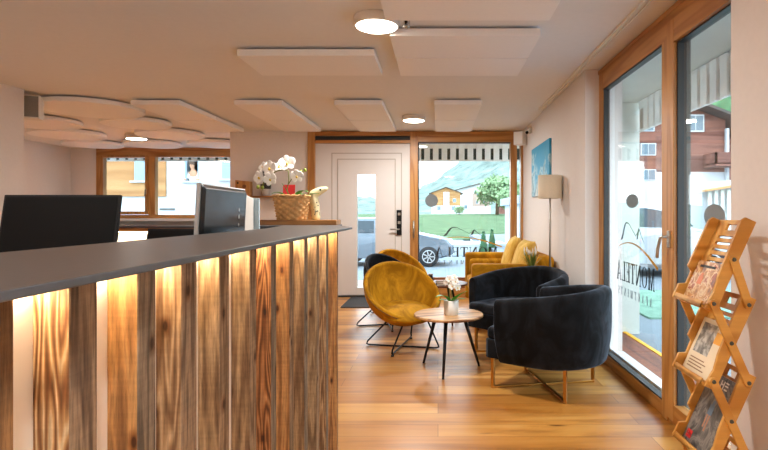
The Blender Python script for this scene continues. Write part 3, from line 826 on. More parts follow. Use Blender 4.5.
monitor('large black monitor nearest, dark screen facing outwards over the desk', (-1.785, 2.46, 0.74), 0, math.radians(10), 0.555, 0.345, 0.262)
monitor('monitor with dark glossy back and silver rim, near the orchid basket', (-0.965, 2.315, 0.74), math.radians(-88), math.radians(3), 0.53, 0.375, 0.257, 'silver', 'shell', True)
monitor('low black monitor between the two taller ones', (-1.72, 3.42, 0.74), math.radians(-3), math.radians(14), 0.40, 0.28, 0.143)
r = thing('computer_monitor', 'narrow white-backed monitor right behind the dark glossy one', 'monitor', (-1.062, 2.86, 0.74), 0, 'office monitors')
MB().prism([(-0.125, 0.24), (0.135, 0.24), (0.135, 0.598), (-0.13, 0.638)], 0, -0.012, 0.022).build('rear_shell', plain('beige_white_shell', hexc('#cfc8c0'), 0.5), r, bevel=0.006)
MB().prism([(-0.125, 0.235), (0.135, 0.235), (0.137, 0.60), (-0.132, 0.642)], 0, -0.026, -0.012).build('bezel', M['silver'], r, bevel=0.002)
MB().prism([(0.137, 0.24), (0.15, 0.24), (0.15, 0.596), (0.137, 0.6)], 0, -0.024, 0.050).build('side_band', plain('pale_blue_band', hexc('#b9d3e0'), 0.4), r)
MB().box(-0.03, 0.0, -0.03, 0.03, 0.01, 0.25).build('neck', M['black'], r)
MB().box(-0.12, 0.08, -0.1, 0.1, 0, 0.012).build('base', M['black'], r, bevel=0.004)

# ------------------------------------------------------------------ basket, orchid, figurine, card
BK = (-0.925, 3.355, LZ)
b = thing('wicker_basket', 'woven wicker basket holding the tall white orchid on the oak board', 'basket', BK)
m = MB()
rows, seg = 9, 96
R0, R1, HB = 0.088, 0.112, 0.150
rs = []
for i in range(rows * 3 + 1):
    z = HB * i / (rows * 3)
    row = i // 3
    sub = math.sin(PI * ((i % 3) + 0.5) / 3)
    rs.append([((R0 + (R1 - R0) * z / HB + 0.0095 * sub * math.cos(12 * (2 * PI * k / seg) + row * PI)) * math.cos(2 * PI * k / seg),
                (R0 + (R1 - R0) * z / HB + 0.0095 * sub * math.cos(12 * (2 * PI * k / seg) + row * PI)) * math.sin(2 * PI * k / seg), z) for k in range(seg)])
rs += [[(R * math.cos(2 * PI * k / seg), R * math.sin(2 * PI * k / seg), z) for k in range(seg)] for R, z in ((R1 - 0.008, HB), (R1 - 0.012, HB - 0.02), (R0 - 0.008, 0.012))]
m.rings(rs)
m.build('woven_wall', M['wicker'], b)
m = MB()
rim = [((R1 + 0.0025 * math.cos(k * 2.1)) * math.cos(2 * PI * k / 60), (R1 + 0.0025 * math.cos(k * 2.1)) * math.sin(2 * PI * k / 60), HB + 0.003 * math.sin(k * 2.1)) for k in range(60)]
m.tube(rim, 0.0075, 8, closed=True); m.build('braided_rim', M['wicker'], b)

def petal_ring(m, c, d, size, rot=0.0):
    """five-petalled orchid bloom at c facing d"""
    q = Vector(d).normalized().to_track_quat('Z', 'Y').to_matrix().to_4x4()
    base = Matrix.Translation(c) @ q @ Matrix.Rotation(rot, 4, 'Z')
    for k in range(5):
        a = 2 * PI * k / 5 + PI / 2
        wide = 1.25 if k in (1, 4) else 0.8
        m.T = base @ Matrix.Rotation(a, 4, 'Z') @ Matrix.Translation((size * 0.50, 0, size * 0.07)) @ Matrix.Rotation(-0.28, 4, 'Y')
        m.mi = 0
        m.blob((0, 0, 0), size * 0.5, 12, 6, (1.0, wide * 0.9, 0.09))
    m.T = base
    m.mi = 1
    m.blob((0, -size * 0.12, size * 0.16), size * 0.17, 10, 6, (0.8, 1.2, 1.0))
    m.T = None; m.mi = 0

def leaf(m, p0, p1, p2, w_, n=8):
    p0, p1, p2 = map(Vector, (p0, p1, p2))
    L = []
    for k in range(n + 1):
        q = k / n
        c = p0 * (1 - q) ** 2 + p1 * 2 * q * (1 - q) + p2 * q * q
        d = (p1 - p0) * (1 - q) + (p2 - p1) * q; d.normalize()
        s = d.cross(Vector((0, 0, 1)));  s = s.normalized() if s.length > 1e-3 else Vector((1, 0, 0))
        ww = w_ * (0.35 + 0.65 * math.sin(PI * min(1, q * 1.02) ** 0.8)) * (1 if q < 1 else 0.1)
        nn = s.cross(d).normalized()
        L.append([c - s * ww + nn * 0.2 * ww, c - nn * 0.0015, c + s * ww + nn * 0.2 * ww, c + nn * 0.0015 ])
    m.rings(L, True, True, True, True)

orc = thing('orchid', 'tall white orchid arching out of the wicker basket', 'orchid', (BK[0], BK[1], LZ + 0.016))
def ob(x, y, dy=0.0):   # bloom point measured in the photograph, in the orchid's own frame
    p = at(x, y, BK[1] + dy); return (p[0] - BK[0], dy, p[2] - (LZ + 0.016))
MB().lathe([(0.05, 0.0), (0.062, 0.09), (0.058, 0.09), (0.055, 0.08)], n=24).build('nursery_pot', plain('clear_brown_pot', hexc('#6d5a48'), 0.4), orc)
MB().lathe([(0.054, 0.081), (0.03, 0.088), (0.01, 0.09)], n=20, cap0=True).build('bark', M['soil'], orc)
m = MB()
m.tube([(0, 0, 0.085), ob(287, 190), ob(289, 180), ob(288.5, 171), ob(284, 169.5, -.01), ob(277, 171, -.015), ob(269, 175, -.02), ob(264, 182, -.02), ob(262, 187, -0.02)], 0.0036, 8)
m.tube([ob(288.5, 184), ob(292, 178.5, -.01), ob(299, 174, -.02), ob(304, 171, -.02)], 0.0028, 8)
m.build('flower_stem', M['stem'], orc)
for (x, y, dy, s, d) in ((270, 168.5, -.05, .052, (-.3, -1, .25)), (287, 163.5, -.02, .056, (.15, -1, .35)), (259.5, 177.5, -.03, .046, (-.6, -1, .1)), (296.5, 176, -.04, .044, (.3, -1, -.2)), (270, 179, -.06, .044, (.1, -1, -.15)), (279, 167, .03, .046, (0, -.6, .6)), (263.5, 167, .02, .040, (-.6, -.8, .5))):
    m = MB(); petal_ring(m, ob(x, y, dy), d, s, rnd.random()); m.build('flower', [M['petal'], M['petal_core']], orc)
for (x, y) in ((258, 187), (262.5, 187.5), (301, 171.5), (305, 170)):
    m = MB(); m.blob(ob(x, y, -.02), 0.011, 10, 7, (1, 0.9, 1.15)); m.build('bud', plain('green_bud', hexc('#8c9a3c'), 0.5), orc)
m = MB()
leaf(m, (0.01, -0.01, 0.09), (0.06, -0.05, 0.19), (0.13, -0.10, 0.155), 0.022)
leaf(m, (-0.01, -0.01, 0.09), (-0.05, -0.06, 0.18), (-0.10, -0.09, 0.145), 0.020)
leaf(m, (0, 0.02, 0.09), (0.03, 0.08, 0.17), (0.05, 0.13, 0.15), 0.02)
leaf(m, (0.0, -0.01, 0.09), (-0.02, -0.02, 0.17), (-0.055, -0.03, 0.215), 0.014)
m.build('leaves', M['leaf'], orc)

o = MB().box(-0.039, 0.039, -0.0015, 0.0015, 0, 0.115).build('red_card', [M['red'], M['petal']], loc=(BK[0] - 0.04, BK[1] + 0.070, LZ + 0.112), rot=(math.radians(-6), 0, 0))
tag(o, 'red greeting card tucked behind the orchid stem in the basket', 'card')

fg = thing('animal_figurine', 'cream spotted animal figurine with raised head beside the wicker basket', 'figurine', (-0.80, 3.415, LZ))
m = MB()
m.tube([(0.014, 0, 0.0), (0.014, 0, 0.015), (0.012, 0, 0.05), (0.008, 0, 0.09), (0.0, 0, 0.12), (-0.006, 0, 0.145), (0.002, 0, 0.165), (0.026, 0, 0.180), (0.054, 0, 0.192), (0.078, 0, 0.200), (0.090, 0, 0.202)],
       [0.024, 0.028, 0.027, 0.030, 0.033, 0.034, 0.032, 0.027, 0.022, 0.015, 0.007], 18)
m.build('figure_body', M['figurine'], fg)
m = MB(); m.blob((0.046, -0.022, 0.193), 0.0075, 8, 6); m.blob((0.046, 0.022, 0.193), 0.0075, 8, 6)
m.build('eyes', M['figurine_dark'], fg)
m = MB()
leaf(m, (-0.055, -0.03, 0.145), (-0.01, -0.045, 0.175), (0.045, -0.04, 0.166), 0.011)
m.build('green_crest', M['leaf'], fg)
for k in range(14):
    a = rnd.random() * PI - PI; z = 0.02 + 0.11 * rnd.random()
    m = MB(); m.blob((0.013 + 0.0255 * math.cos(a), 0.0255 * math.sin(a), z), 0.0045, 6, 4)
    m.build('spot', M['figurine_dark'], fg)

# ------------------------------------------------------------------ bowl chairs
def bowl_chair(label, loc, rz, fab, yaw=0.0, shift=(0, 0)):
    r = thing('bowl_chair', label, 'chair', loc, rz, 'bowl-shaped velvet chairs')
    R, th, tmax = 0.368, 0.035, math.radians(80)
    TB = Matrix.Translation((shift[0], shift[1], -0.025)) @ Matrix.Rotation(yaw, 4, 'Z')
    T = TB @ Matrix.Translation((0, -0.119, 0.632)) @ Matrix.Rotation(math.radians(40), 4, 'X')
    n = 56
    prof = []
    for k in range(1, 17): a = tmax * k / 16; prof.append((R * math.sin(a), -R * math.cos(a)))
    rc = R - th / 2
    for k in range(1, 6):
        q = PI * k / 6
        cx, cz = rc * math.sin(tmax), -rc * math.cos(tmax)
        rx = math.cos(q) * th / 2; tz = math.sin(q) * th / 2
        prof.append((cx + rx * math.sin(tmax) + tz * math.cos(tmax), cz - rx * math.cos(tmax) + tz * math.sin(tmax)))
    for k in range(16, 0, -1): a = tmax * k / 16; prof.append(((R - th) * math.sin(a), -(R - th) * math.cos(a)))
    m = MB(); m.T = T
    m.lathe(prof, n=n); m.build('bowl_shell', M[fab], r)
    m = MB(); m.T = TB @ Matrix.Translation((0, -0.155, 0.395)) @ Matrix.Rotation(math.radians(12), 4, 'X')
    m.blob((0, 0, 0), 0.262, 36, 12, (1, 0.93, 0.26)); m.build('seat_cushion', M[fab], r)
    m = MB(); m.T = T
    rr = (R + 0.002) * math.sin(tmax); zz = -(R) * math.cos(tmax)
    m.tube([(rr * math.cos(2 * PI * k / 64), rr * math.sin(2 * PI * k / 64), zz) for k in range(64)], 0.005, 6, closed=True)
    m.build('piping', M['mustard_seam'] if fab == 'mustard' else M['wire'], r)
    for s in (-1, 1):
        d = Vector((math.cos(PI / 4), s * math.sin(PI / 4), 0))
        f0, f1 = d * -0.35, d * 0.35
        def top(dd):
            p = Vector((0, -0.119, 0)) + dd * 0.17
            hh = math.hypot(p.x, p.y + 0.119)
            return Vector((p.x, p.y, 0.607 - math.sqrt(R * R - hh * hh) + 0.012))
        zf = 0.009 if s < 0 else 0.020
        m = MB()
        m.tube([top(-d), f0 * 0.97 + Vector((0, 0, zf + 0.035)), f0 + Vector((0, 0, zf + 0.008)), f0 * 0.93 + Vector((0, 0, zf)), f1 * 0.93 + Vector((0, 0, zf)), f1 + Vector((0, 0, zf + 0.008)), f1 * 0.97 + Vector((0, 0, zf + 0.035)), top(d)], 0.0078, 10)
        if s > 0:
            for ff in (f0, f1): m.lathe([(0.013, 0), (0.013, 0.014)], (ff.x * 0.96, ff.y * 0.96, 0), 12)
        m.build('wire_leg_frame', M['wire'], r)
    return r
bowl_chair('mustard velvet bowl chair nearest, beside the wooden coffee table', (-0.335, 4.98, 0), math.radians(34), 'mustard', math.radians(-3), (-0.065, -0.045))
bowl_chair('dark slate bowl chair behind the front mustard one, mostly hidden', (-0.56, 5.96, 0), math.radians(58), 'navy_chair')
bowl_chair('mustard velvet bowl chair farthest, by the entrance door', (-0.50, 6.70, 0), math.radians(48), 'mustard')

# ------------------------------------------------------------------ tub armchairs
def tub_chair(label, loc, rz):
    r = thing('tub_armchair', label, 'armchair', loc, rz, 'black velvet tub armchairs')
    w_, yf, tw = 0.425, -0.235, 0.085
    zb = 0.215
    path = []
    for k in range(7): path.append((Vector((w_, yf + (0.02 - yf) * k / 7)), Vector((1, 0))))
    for k in range(33):
        a = PI * k / 32
        path.append((Vector((w_ * math.cos(a), 0.02 + w_ * 0.97 * math.sin(a))), Vector((math.cos(a), math.sin(a)))))
    for k in range(6, -1, -1): path.append((Vector((-w_, yf + (0.02 - yf) * k / 7)), Vector((-1, 0))))
    N = len(path)
    rings = []
    for i, (p, nr) in enumerate(path):
        q = abs(i / (N - 1) - 0.5) * 2          # 0 at the back, 1 at the arm fronts
        zt = 0.75 - 0.095 * (q ** 1.3)
        t2 = tw
        endk = 1.0
        if i in (0, N - 1): endk = 0.8
        pts = []
        ins = -nr
        def P(off, z): 
            c = p + ins * off
            tp = 1 - 0.10 * max(0, (0.45 - z) / 0.25) ** 1.5 if z < 0.45 else 1.0
            return (c.x * tp, (c.y - 0.02) * tp + 0.02, z)
        pts.append(P(0.012, zb)); pts.append(P(0.0, zb + 0.02))
        for z in (0.30, 0.38, 0.46, 0.56): pts.append(P(0.0, z))
        for k in range(7):
            a = PI * k / 6
            pts.append(P(t2 / 2 - math.cos(a) * t2 / 2, zt - t2 / 2 + math.sin(a) * t2 / 2))
        for z in (0.55, 0.45, 0.36, 0.28): pts.append(P(t2, z))
        pts.append(P(t2, zb))
        if i in (0, N - 1):
            cx = sum(v[0] for v in pts) / len(pts); 
            pts = [(v[0], v[1], v[2]) for v in pts]
        rings.append(pts)
    m = MB(); m.rings(rings, True, True, True, True)
    m.build('tub_shell', M['navy'], r, bevel=0.012, seg=3)
    # piping along the upper edge
    m = MB()
    inn = w_ - tw + 0.004
    pl = [(inn - 0.02, -0.348), (inn, -0.322)] + [(inn, -0.15), (inn, 0.02)]
    for k in range(1, 16): a = PI * k / 16; pl.append((inn * math.cos(a), 0.02 + inn * math.sin(a)))
    pl += [(-inn, 0.02), (-inn, -0.15), (-inn, -0.322), (-inn + 0.02, -0.348)]
    m.prism(pl, 2, zb + 0.012, 0.36); m.build('seat_base', M['navy'], r, bevel=0.006, seg=3)
    m = MB(); inn -= 0.006
    pl = [(inn - 0.02, -0.345), (inn, -0.32)] + [(inn, -0.15), (inn, 0.02)]
    for k in range(1, 16): a = PI * k / 16; pl.append((inn * math.cos(a), 0.02 + inn * math.sin(a)))
    pl += [(-inn, 0.02), (-inn, -0.15), (-inn, -0.32), (-inn + 0.02, -0.345)]
    m.prism(pl, 2, 0.355, 0.445); m.build('seat_cushion', M['navy'], r, bevel=0.03, seg=4)
    s = 0.272
    for sx in (-1, 1):
        for sy in (-1, 1):
            m = MB(); m.box(sx * s - 0.011 + 0.015, sx * s + 0.011 + 0.015, sy * s - 0.011 - 0.04, sy * s + 0.011 - 0.04, 0.0, zb + 0.016)
            m.build('leg', M['gold'], r, bevel=0.002)
    for sg in (1, -1):
        m = MB()
        d = Vector((1, sg)).normalized(); nn = Vector((-d.y, d.x)) * 0.011
        e = d * (s * 1.414 + 0.01)
        z0, z1 = (0.0, 0.016) if sg > 0 else (0.0005, 0.0155)
        pl = [(-e.x - nn.x, -e.y - nn.y), (e.x - nn.x, e.y - nn.y), (e.x + nn.x, e.y + nn.y), (-e.x + nn.x, -e.y + nn.y)]
        pl = [(a + 0.015, b - 0.04) for a, b in pl]
        m.prism(pl, 2, z0, z1); m.build('floor_bar', M['gold'], r, bevel=0.002)
    return r
tub_chair('black velvet tub armchair in front, seen from behind on brass legs', (0.815, 3.87, 0), math.radians(-125))
tub_chair('black velvet tub armchair behind, open side turned to the coffee table', (0.75, 4.84, 0), math.radians(-46))

# ------------------------------------------------------------------ coffee tables
def coffee_table(label, loc, rz, topm):
    r = thing('coffee_table', label, 'table', loc, rz, 'round coffee tables')
    MB().lathe([(0.262, 0.425), (0.276, 0.430), (0.279, 0.437), (0.278, 0.445), (0.272, 0.450)], n=64).build('tabletop', topm, r)
    for k in range(3):
        a = 2 * PI * k / 3
        m = MB(); m.tube([(0.13 * math.cos(a), 0.13 * math.sin(a), 0.426), (0.27 * math.cos(a), 0.27 * math.sin(a), 0.0)], [0.016, 0.0095], 12)
        m.build('leg', M['wire'], r)
    MB().lathe([(0.16, 0.416), (0.16, 0.426)], n=32).build('mounting_plate', M['wire'], r)
    return r
coffee_table('round wooden coffee table with black legs carrying the small orchid', (0.085, 4.27, 0), math.radians(20), M['table_wood'])
coffee_table('dark round table behind, between mustard chairs and sofa', (0.07, 6.18, 0), math.radians(50), M['table_dark'])

TP = (0.105, 4.22, 0.45)
po = thing('orchid_pot', 'small white orchid in a white pot on the wooden coffee table', 'orchid', TP)
MB().lathe([(0.054, 0), (0.057, 0.004), (0.060, 0.115), (0.057, 0.117), (0.054, 0.112), (0.052, 0.095)], n=32).build('pot', M['pot'], po)
MB().lathe([(0.0535, 0.096), (0.02, 0.102)], n=20).build('bark', M['soil'], po)
def pb(x, y, dy=0.0):
    p = at(x, y, TP[1] + dy); return (p[0] - TP[0], dy, p[2] - TP[2])
m = MB()
leaf(m, (-0.01, 0, 0.10), (-0.05, -0.05, 0.18), (-0.125, -0.08, 0.150), 0.032)
leaf(m, (0.01, 0, 0.10), (0.05, -0.06, 0.165), (0.125, -0.08, 0.20), 0.034)
leaf(m, (0.0, -0.01, 0.10), (0.02, -0.08, 0.14), (0.11, -0.12, 0.145), 0.026)
leaf(m, (0.0, 0.01, 0.10), (-0.03, -0.04, 0.135), (-0.10, -0.11, 0.13), 0.026)
m.build('leaves', M['leaf'], po)
m = MB(); m.tube([(0, 0, 0.10), pb(449.5, 297), pb(449, 287), pb(448.5, 281), pb(450.5, 277), pb(454, 278)], 0.0032, 8)
m.tube([(0.006, 0, 0.10), pb(451.5, 290)], 0.003, 8)
m.build('flower_stem', M['stem'], po)
for (x, y, dy, s, d) in ((449, 279, -.03, .030, (-.2, -1, .2)), (455, 281.5, -.03, .034, (.3, -1, .1)), (452, 286, -.03, .032, (0, -1, .1)), (457.5, 287.5, -.02, .030, (.5, -1, 0)), (446, 282.5, -.02, .024, (-.6, -1, .1)), (454, 277.5, 0, .028, (.2, -1, .5))):
    m = MB(); petal_ring(m, pb(x, y, dy), d, s, rnd.random()); m.build('flower', [M['petal'], M['petal_core']], po)

# things on the dark table
cu = thing('dark_jar', 'small dark jar on the dark round table', 'jar', (-0.085, 6.06, 0.45))
MB().lathe([(0.030, 0), (0.036, 0.01), (0.036, 0.07), (0.026, 0.085), (0.026, 0.10)], n=24).build('jar_body', plain('dark_brown_glaze', hexc('#2c1c14'), 0.3), cu)
MB().lathe([(0.028, 0.10), (0.028, 0.118), (0.010, 0.122)], n=20).build('lid', M['steel'], cu)
for k, (mt, lab, dz, rzz) in enumerate(((M['book_b'], 'grey book lying under a tan one on the dark round table', 0.0, 0.1), (M['book_a'], 'tan book lying on a grey one on the dark round table', 0.022, -0.12))):
    bk = thing('book', lab, 'book', (0.065, 6.02, 0.45 + dz), rzz, 'books on the dark table')
    m = MB(); m.box(-0.085, 0.085, -0.06, 0.06, 0.0, 0.003); m.box(-0.085, 0.085, -0.06, 0.06, 0.018, 0.0215); m.box(-0.085, -0.081, -0.06, 0.06, 0, 0.0215); m.build('cover', mt, bk)
    MB().box(-0.081, 0.081, -0.056, 0.056, 0.003, 0.018).build('pages', M['paper'], bk)

# ------------------------------------------------------------------ sofa
sf = thing('sofa', 'mustard velvet two-seat sofa under the blue canvas', 'sofa', (0.36, 5.64, 0))
SL = 1.46; SD = 0.885
def soft(name, x0, x1, y0, y1, z0, z1, bev, mat=None, T=None):
    m = MB(); m.T = T
    m.box(x0, x1, y0, y1, z0, z1)
    return m.build(name, mat or M['mustard'], sf, bevel=bev, seg=4)
soft('seat_frame', 0.04, SD - 0.02, 0.03, SL - 0.03, 0.13, 0.30, 0.02)
soft('backrest', SD - 0.19, SD, 0.0, SL, 0.14, 0.80, 0.05)
soft('arm', 0.0, SD - 0.01, 0.0, 0.15, 0.14, 0.715, 0.035)
soft('arm', 0.0, SD - 0.01, SL - 0.15, SL, 0.14, 0.745, 0.035)
soft('seat_cushion', 0.015, 0.70, 0.155, SL / 2 - 0.003, 0.295, 0.47, 0.045)
soft('seat_cushion', 0.015, 0.70, SL / 2 + 0.003, SL - 0.155, 0.295, 0.47, 0.045)
for (x, y) in ((0.07, 0.07), (0.07, SL - 0.07), (SD - 0.07, 0.07), (SD - 0.07, SL - 0.07)):
    m = MB(); m.tube([(x, y, 0.14), (x, y, 0.0)], [0.022, 0.014], 12); m.build('leg', M['larch_dark'], sf)
def pillow(name, label, c, w_, h_, t, rot, mat, group):
    m = MB()
    nu, nv = 20, 20
    for side in (1, -1):
        g = []
        for i in range(nu + 1):
            row = []
            for j in range(nv + 1):
                u, v = -1 + 2 * i / nu, -1 + 2 * j / nv
                k = max(0.0, (1 - abs(u) ** 3.2) * (1 - abs(v) ** 3.2)) ** 0.55
                pin = 1 - 0.06 * (1 - abs(u * v)) * (abs(u) + abs(v)) * 0.5
                row.append(m._v((side * t / 2 * k, u * w_ / 2 * pin, v * h_ / 2 * pin)))
            g.append(row)
        for i in range(nu):
            for j in range(nv):
                m.face([g[i][j], g[i + 1][j], g[i + 1][j + 1], g[i][j + 1]], True)
    bmesh.ops.remove_doubles(m.bm, verts=m.bm.verts, dist=1e-5)
    o = m.build(name, mat, None, c, rot)
    return tag(o, label, 'cushion', group)
pillow('sofa_cushion', 'pale mustard back cushion on the sofa half nearest the floor lamp', (0.36 + 0.615, 5.64 + 0.42, 0.715), 0.55, 0.49, 0.20, (0, math.radians(17), math.radians(4)), M['mustard_pale'], 'sofa back cushions')
pillow('sofa_cushion', 'pale mustard back cushion on the sofa half nearest the tall window', (0.36 + 0.56, 5.64 + 1.0, 0.725), 0.55, 0.51, 0.20, (0, math.radians(17), math.radians(-3)), M['mustard_pale'], 'sofa back cushions')
o = None
m = MB(); m.tube([(0, -0.005, 0), (0, 0.0, 0)], 0.001, 6); m.bm.free()
o = MB().box(-0.28, 0.28, -0.055, 0.055, -0.10, 0.10).build('bolster_cushion', M['mustard'], loc=(0.36 + 0.33, 5.64 + SL - 0.21, 0.572), bevel=0.045, seg=4)
tag(o, 'small mustard bolster leaning on the far arm of the sofa', 'cushion')

# ------------------------------------------------------------------ plant on a stool, floor lamp
st = thing('side_stool', 'slim dark stool carrying the grassy plant behind the rear armchair', 'stool', (0.955, 5.41, 0))
MB().lathe([(0.115, 0.50), (0.125, 0.505), (0.125, 0.525), (0.12, 0.53)], n=32).build('stool_top', M['table_dark'], st)
for k in range(3):
    a = 2 * PI * k / 3 + 0.5
    MB().tube([(0.08 * math.cos(a), 0.08 * math.sin(a), 0.502), (0.11 * math.cos(a), 0.11 * math.sin(a), 0.0)], 0.010, 10).build('leg', M['wire'], st)
gp = thing('grassy_plant', 'grassy plant with pale tips in front of the sofa arm', 'plant', (0.955, 5.41, 0.53))
MB().lathe([(0.05, 0), (0.065, 0.012), (0.075, 0.12), (0.068, 0.12), (0.066, 0.10)], n=28).build('pot', M['pot'], gp)
MB().lathe([(0.067, 0.101), (0.02, 0.106)], n=20).build('soil', M['soil'], gp)
m = MB(); m.T = Matrix.Translation((0, 0, 0.10)); tuft(m, 30, 0.285, 0.125, 0.007, 3, 0.015, 0.8); m.build('blades', M['leaf_pale'], gp)
m = MB()
for k in range(11):
    a = 2 * PI * k / 11; R = 0.035 + 0.05 * rnd.random(); h = 0.26 + 0.07 * rnd.random()
    top = Vector((R * math.cos(a), R * math.sin(a), 0.06 + h))
    m.mi = 0; m.tube([(0.3 * R * math.cos(a), 0.3 * R * math.sin(a), 0.10), top], 0.0016, 5)
    m.mi = 1; m.tube([top - Vector((0, 0, 0.045)), top - Vector((0, 0, 0.02)), top + Vector((0, 0, 0.01))], [0.004, 0.008, 0.002], 8)
m.build('pale_tips', [M['leaf_pale'], M['petal']], gp)

fl = thing('floor_lamp', 'floor lamp with cream drum shade and steel pole beside the sofa', 'floor lamp', (1.15, 5.44, 0))
MB().lathe([(0.115, 0), (0.118, 0.004), (0.118, 0.014), (0.10, 0.02), (0.02, 0.024)], n=40).build('base', M['steel'], fl)
MB().lathe([(0.0105, 0.02), (0.0105, 1.52), (0.0, 1.53)], n=16).build('pole', M['steel'], fl)
sh0, sh1, rS = 1.41, 1.645, 0.122
MB().lathe([(rS, sh0), (rS, sh1), (rS - 0.004, sh1), (rS - 0.004, sh0)], n=48, cap0=False, cap1=False).build('lamp_shade', M['shade'], fl)
m = MB()
for k in range(3):
    a = 2 * PI * k / 3; m.tube([(0, 0, 1.50), ((rS - 0.003) * math.cos(a), (rS - 0.003) * math.sin(a), 1.50)], 0.002, 6)
m.build('shade_spider', M['steel'], fl)
MB().lathe([(0.014, 1.50), (0.014, 1.545), (0.028, 1.575), (0.026, 1.60), (0.0, 1.612)], n=20).build('bulb', M['pot'], fl)

# ------------------------------------------------------------------ magazine rack
rk = thing('magazine_rack', 'folding bamboo magazine rack beside the glazed terrace door', 'magazine rack', (1.07, 2.125, 0))
Y0, Y1 = -0.111, 0.111
def tray_frame(k):
    zl = 0.892 - 0.293 * k
    L = Vector((1.038 - 1.07, zl)); Tp = Vector((1.19 - 1.07, zl + 0.333))
    u = (Tp - L).normalized(); nrm = Vector((-u.y, u.x))
    return L, u, nrm, (Tp - L).length
def up(k, a, b):
    L, u, nrm, ln = tray_frame(k); p = L + u * a + nrm * b
    return (p.x, p.y)
for k in range(4):
    L, u, nrm, ln = tray_frame(k)
    tr = MB()
    # back board: two stiles' worth of solid board with open slots near the top
    tr.prism([up(k, 0, -0.008), up(k, 0.17, -0.008), up(k, 0.17, 0.002), up(k, 0, 0.002)], 1, Y0, Y1)
    y_a, y_b = Y0 + 0.045, Y1 - 0.045
    tr.prism([up(k, 0.17, -0.008), up(k, ln, -0.008), up(k, ln, 0.002), up(k, 0.17, 0.002)], 1, Y0, y_a)
    tr.prism([up(k, 0.17, -0.008), up(k, ln, -0.008), up(k, ln, 0.002), up(k, 0.17, 0.002)], 1, y_b, Y1)
    a = 0.185
    while a < ln - 0.075:
        tr.prism([up(k, a, -0.008), up(k, a + 0.016, -0.008), up(k, a + 0.016, 0.002), up(k, a, 0.002)], 1, y_a, y_b); a += 0.028
    tr.prism([up(k, ln - 0.07, -0.008), up(k, ln - 0.045, -0.008), up(k, ln - 0.045, 0.002), up(k, ln - 0.07, 0.002)], 1, y_a, y_b)
    tr.prism([up(k, ln - 0.018, -0.008), up(k, ln, -0.008), up(k, ln, 0.002), up(k, ln - 0.018, 0.002)], 1, y_a, y_b)
    gy = 0.035
    tr.prism([up(k, ln - 0.045, -0.008), up(k, ln - 0.018, -0.008), up(k, ln - 0.018, 0.002), up(k, ln - 0.045, 0.002)], 1, y_a, -gy)
    tr.prism([up(k, ln - 0.045, -0.008), up(k, ln - 0.018, -0.008), up(k, ln - 0.018, 0.002), up(k, ln - 0.045, 0.002)], 1, gy, y_b)
    tb = tr.build('tray_back', M['bamboo'], rk)
    for (ya, yb) in ((Y0 - 0.014, Y0), (Y1, Y1 + 0.014)):
        s = MB()
        if ya > 0:
            pl = [up(k, -0.012, -0.014), up(k, ln, -0.014), up(k, ln, 0.03), up(k, ln - 0.02, 0.042), up(k, 0.135, 0.042), up(k, 0.12, 0.020), up(k, 0.065, 0.018), up(k, 0.05, 0.046), up(k, -0.012, 0.046)]
            s.prism(list(reversed(pl)), 1, ya, yb)
        else:
            pl = [up(k, -0.012, -0.014), up(k, ln, -0.014), up(k, ln, 0.03), up(k, ln - 0.02, 0.042), up(k, 0.12, 0.032), up(k, 0.06, 0.022), up(k, -0.012, 0.030)]
            s.prism(list(reversed(pl)), 1, ya, yb)
        s.build('side_rail', M['bamboo'], rk, bevel=0.002)
    s = MB(); s.prism([up(k, -0.012, -0.008), up(k, 0.0, -0.008), up(k, 0.0, 0.044), up(k, -0.012, 0.044)], 1, Y0, Y1)
    s.prism([up(k, -0.012, 0.038), up(k, 0.012, 0.038), up(k, 0.012, 0.044), up(k, -0.012, 0.044)], 1, Y0, Y1)
    s.build('front_lip', M['bamboo'], rk)
def bar(p, q, hw=0.0155):
    p, q = Vector(p), Vector(q); d = (q - p).normalized(); n_ = Vector((-d.y, d.x)) * hw
    pl = []
    for i in range(9):
        a = PI / 2 + PI * i / 8; pl.append(p + d * hw * math.cos(a) + Vector((-d.y, d.x)) * hw * math.sin(a))
    for i in range(9):
        a = -PI / 2 + PI * i / 8; pl.append(q + d * hw * math.cos(a) + Vector((-d.y, d.x)) * hw * math.sin(a))
    pl = [(v.x, v.y) for v in pl]
    for (ya, yb) in ((Y0 - 0.028, Y0 - 0.0145), (Y1 + 0.0145, Y1 + 0.028)):
        MB().prism(pl, 1, ya, yb).build('link_bar', M['bamboo'], rk, bevel=0.0015)
def cpt(k, a, b=0.012): return up(k, a, b)
links = [(cpt(0, 0.20), cpt(1, 0.335)), (cpt(0, 0.018), cpt(2, 0.335)), (cpt(1, 0.018), cpt(3, 0.335)), (cpt(2, 0.018), (cpt(3, 0.175)[0] + 0.055, 0.02))]
for p, q in links: bar(p, q)
for p in [links[0][0], links[0][1], links[1][0], cpt(1, 0.177), links[1][1], links[2][0], cpt(2, 0.177), links[2][1], links[3][0], cpt(3, 0.177)]:
    MB().tube([(p[0], Y0 - 0.0335, p[1]), (p[0], Y0 - 0.027, p[1])], [0.006, 0.0085], 12).build('bolt', M['alu_dark'], rk)
    MB().tube([(p[0], Y1 + 0.027, p[1]), (p[0], Y1 + 0.0335, p[1])], [0.0085, 0.006], 12).build('bolt', M['alu_dark'], rk)
MB().box(-0.11, 0.10, Y0 - 0.012, Y0 + 0.01, 0.0, 0.03).build('foot', M['bamboo'], rk, bevel=0.002)
MB().box(-0.11, 0.10, Y1 - 0.01, Y1 + 0.012, 0.0, 0.03).build('foot', M['bamboo'], rk, bevel=0.002)

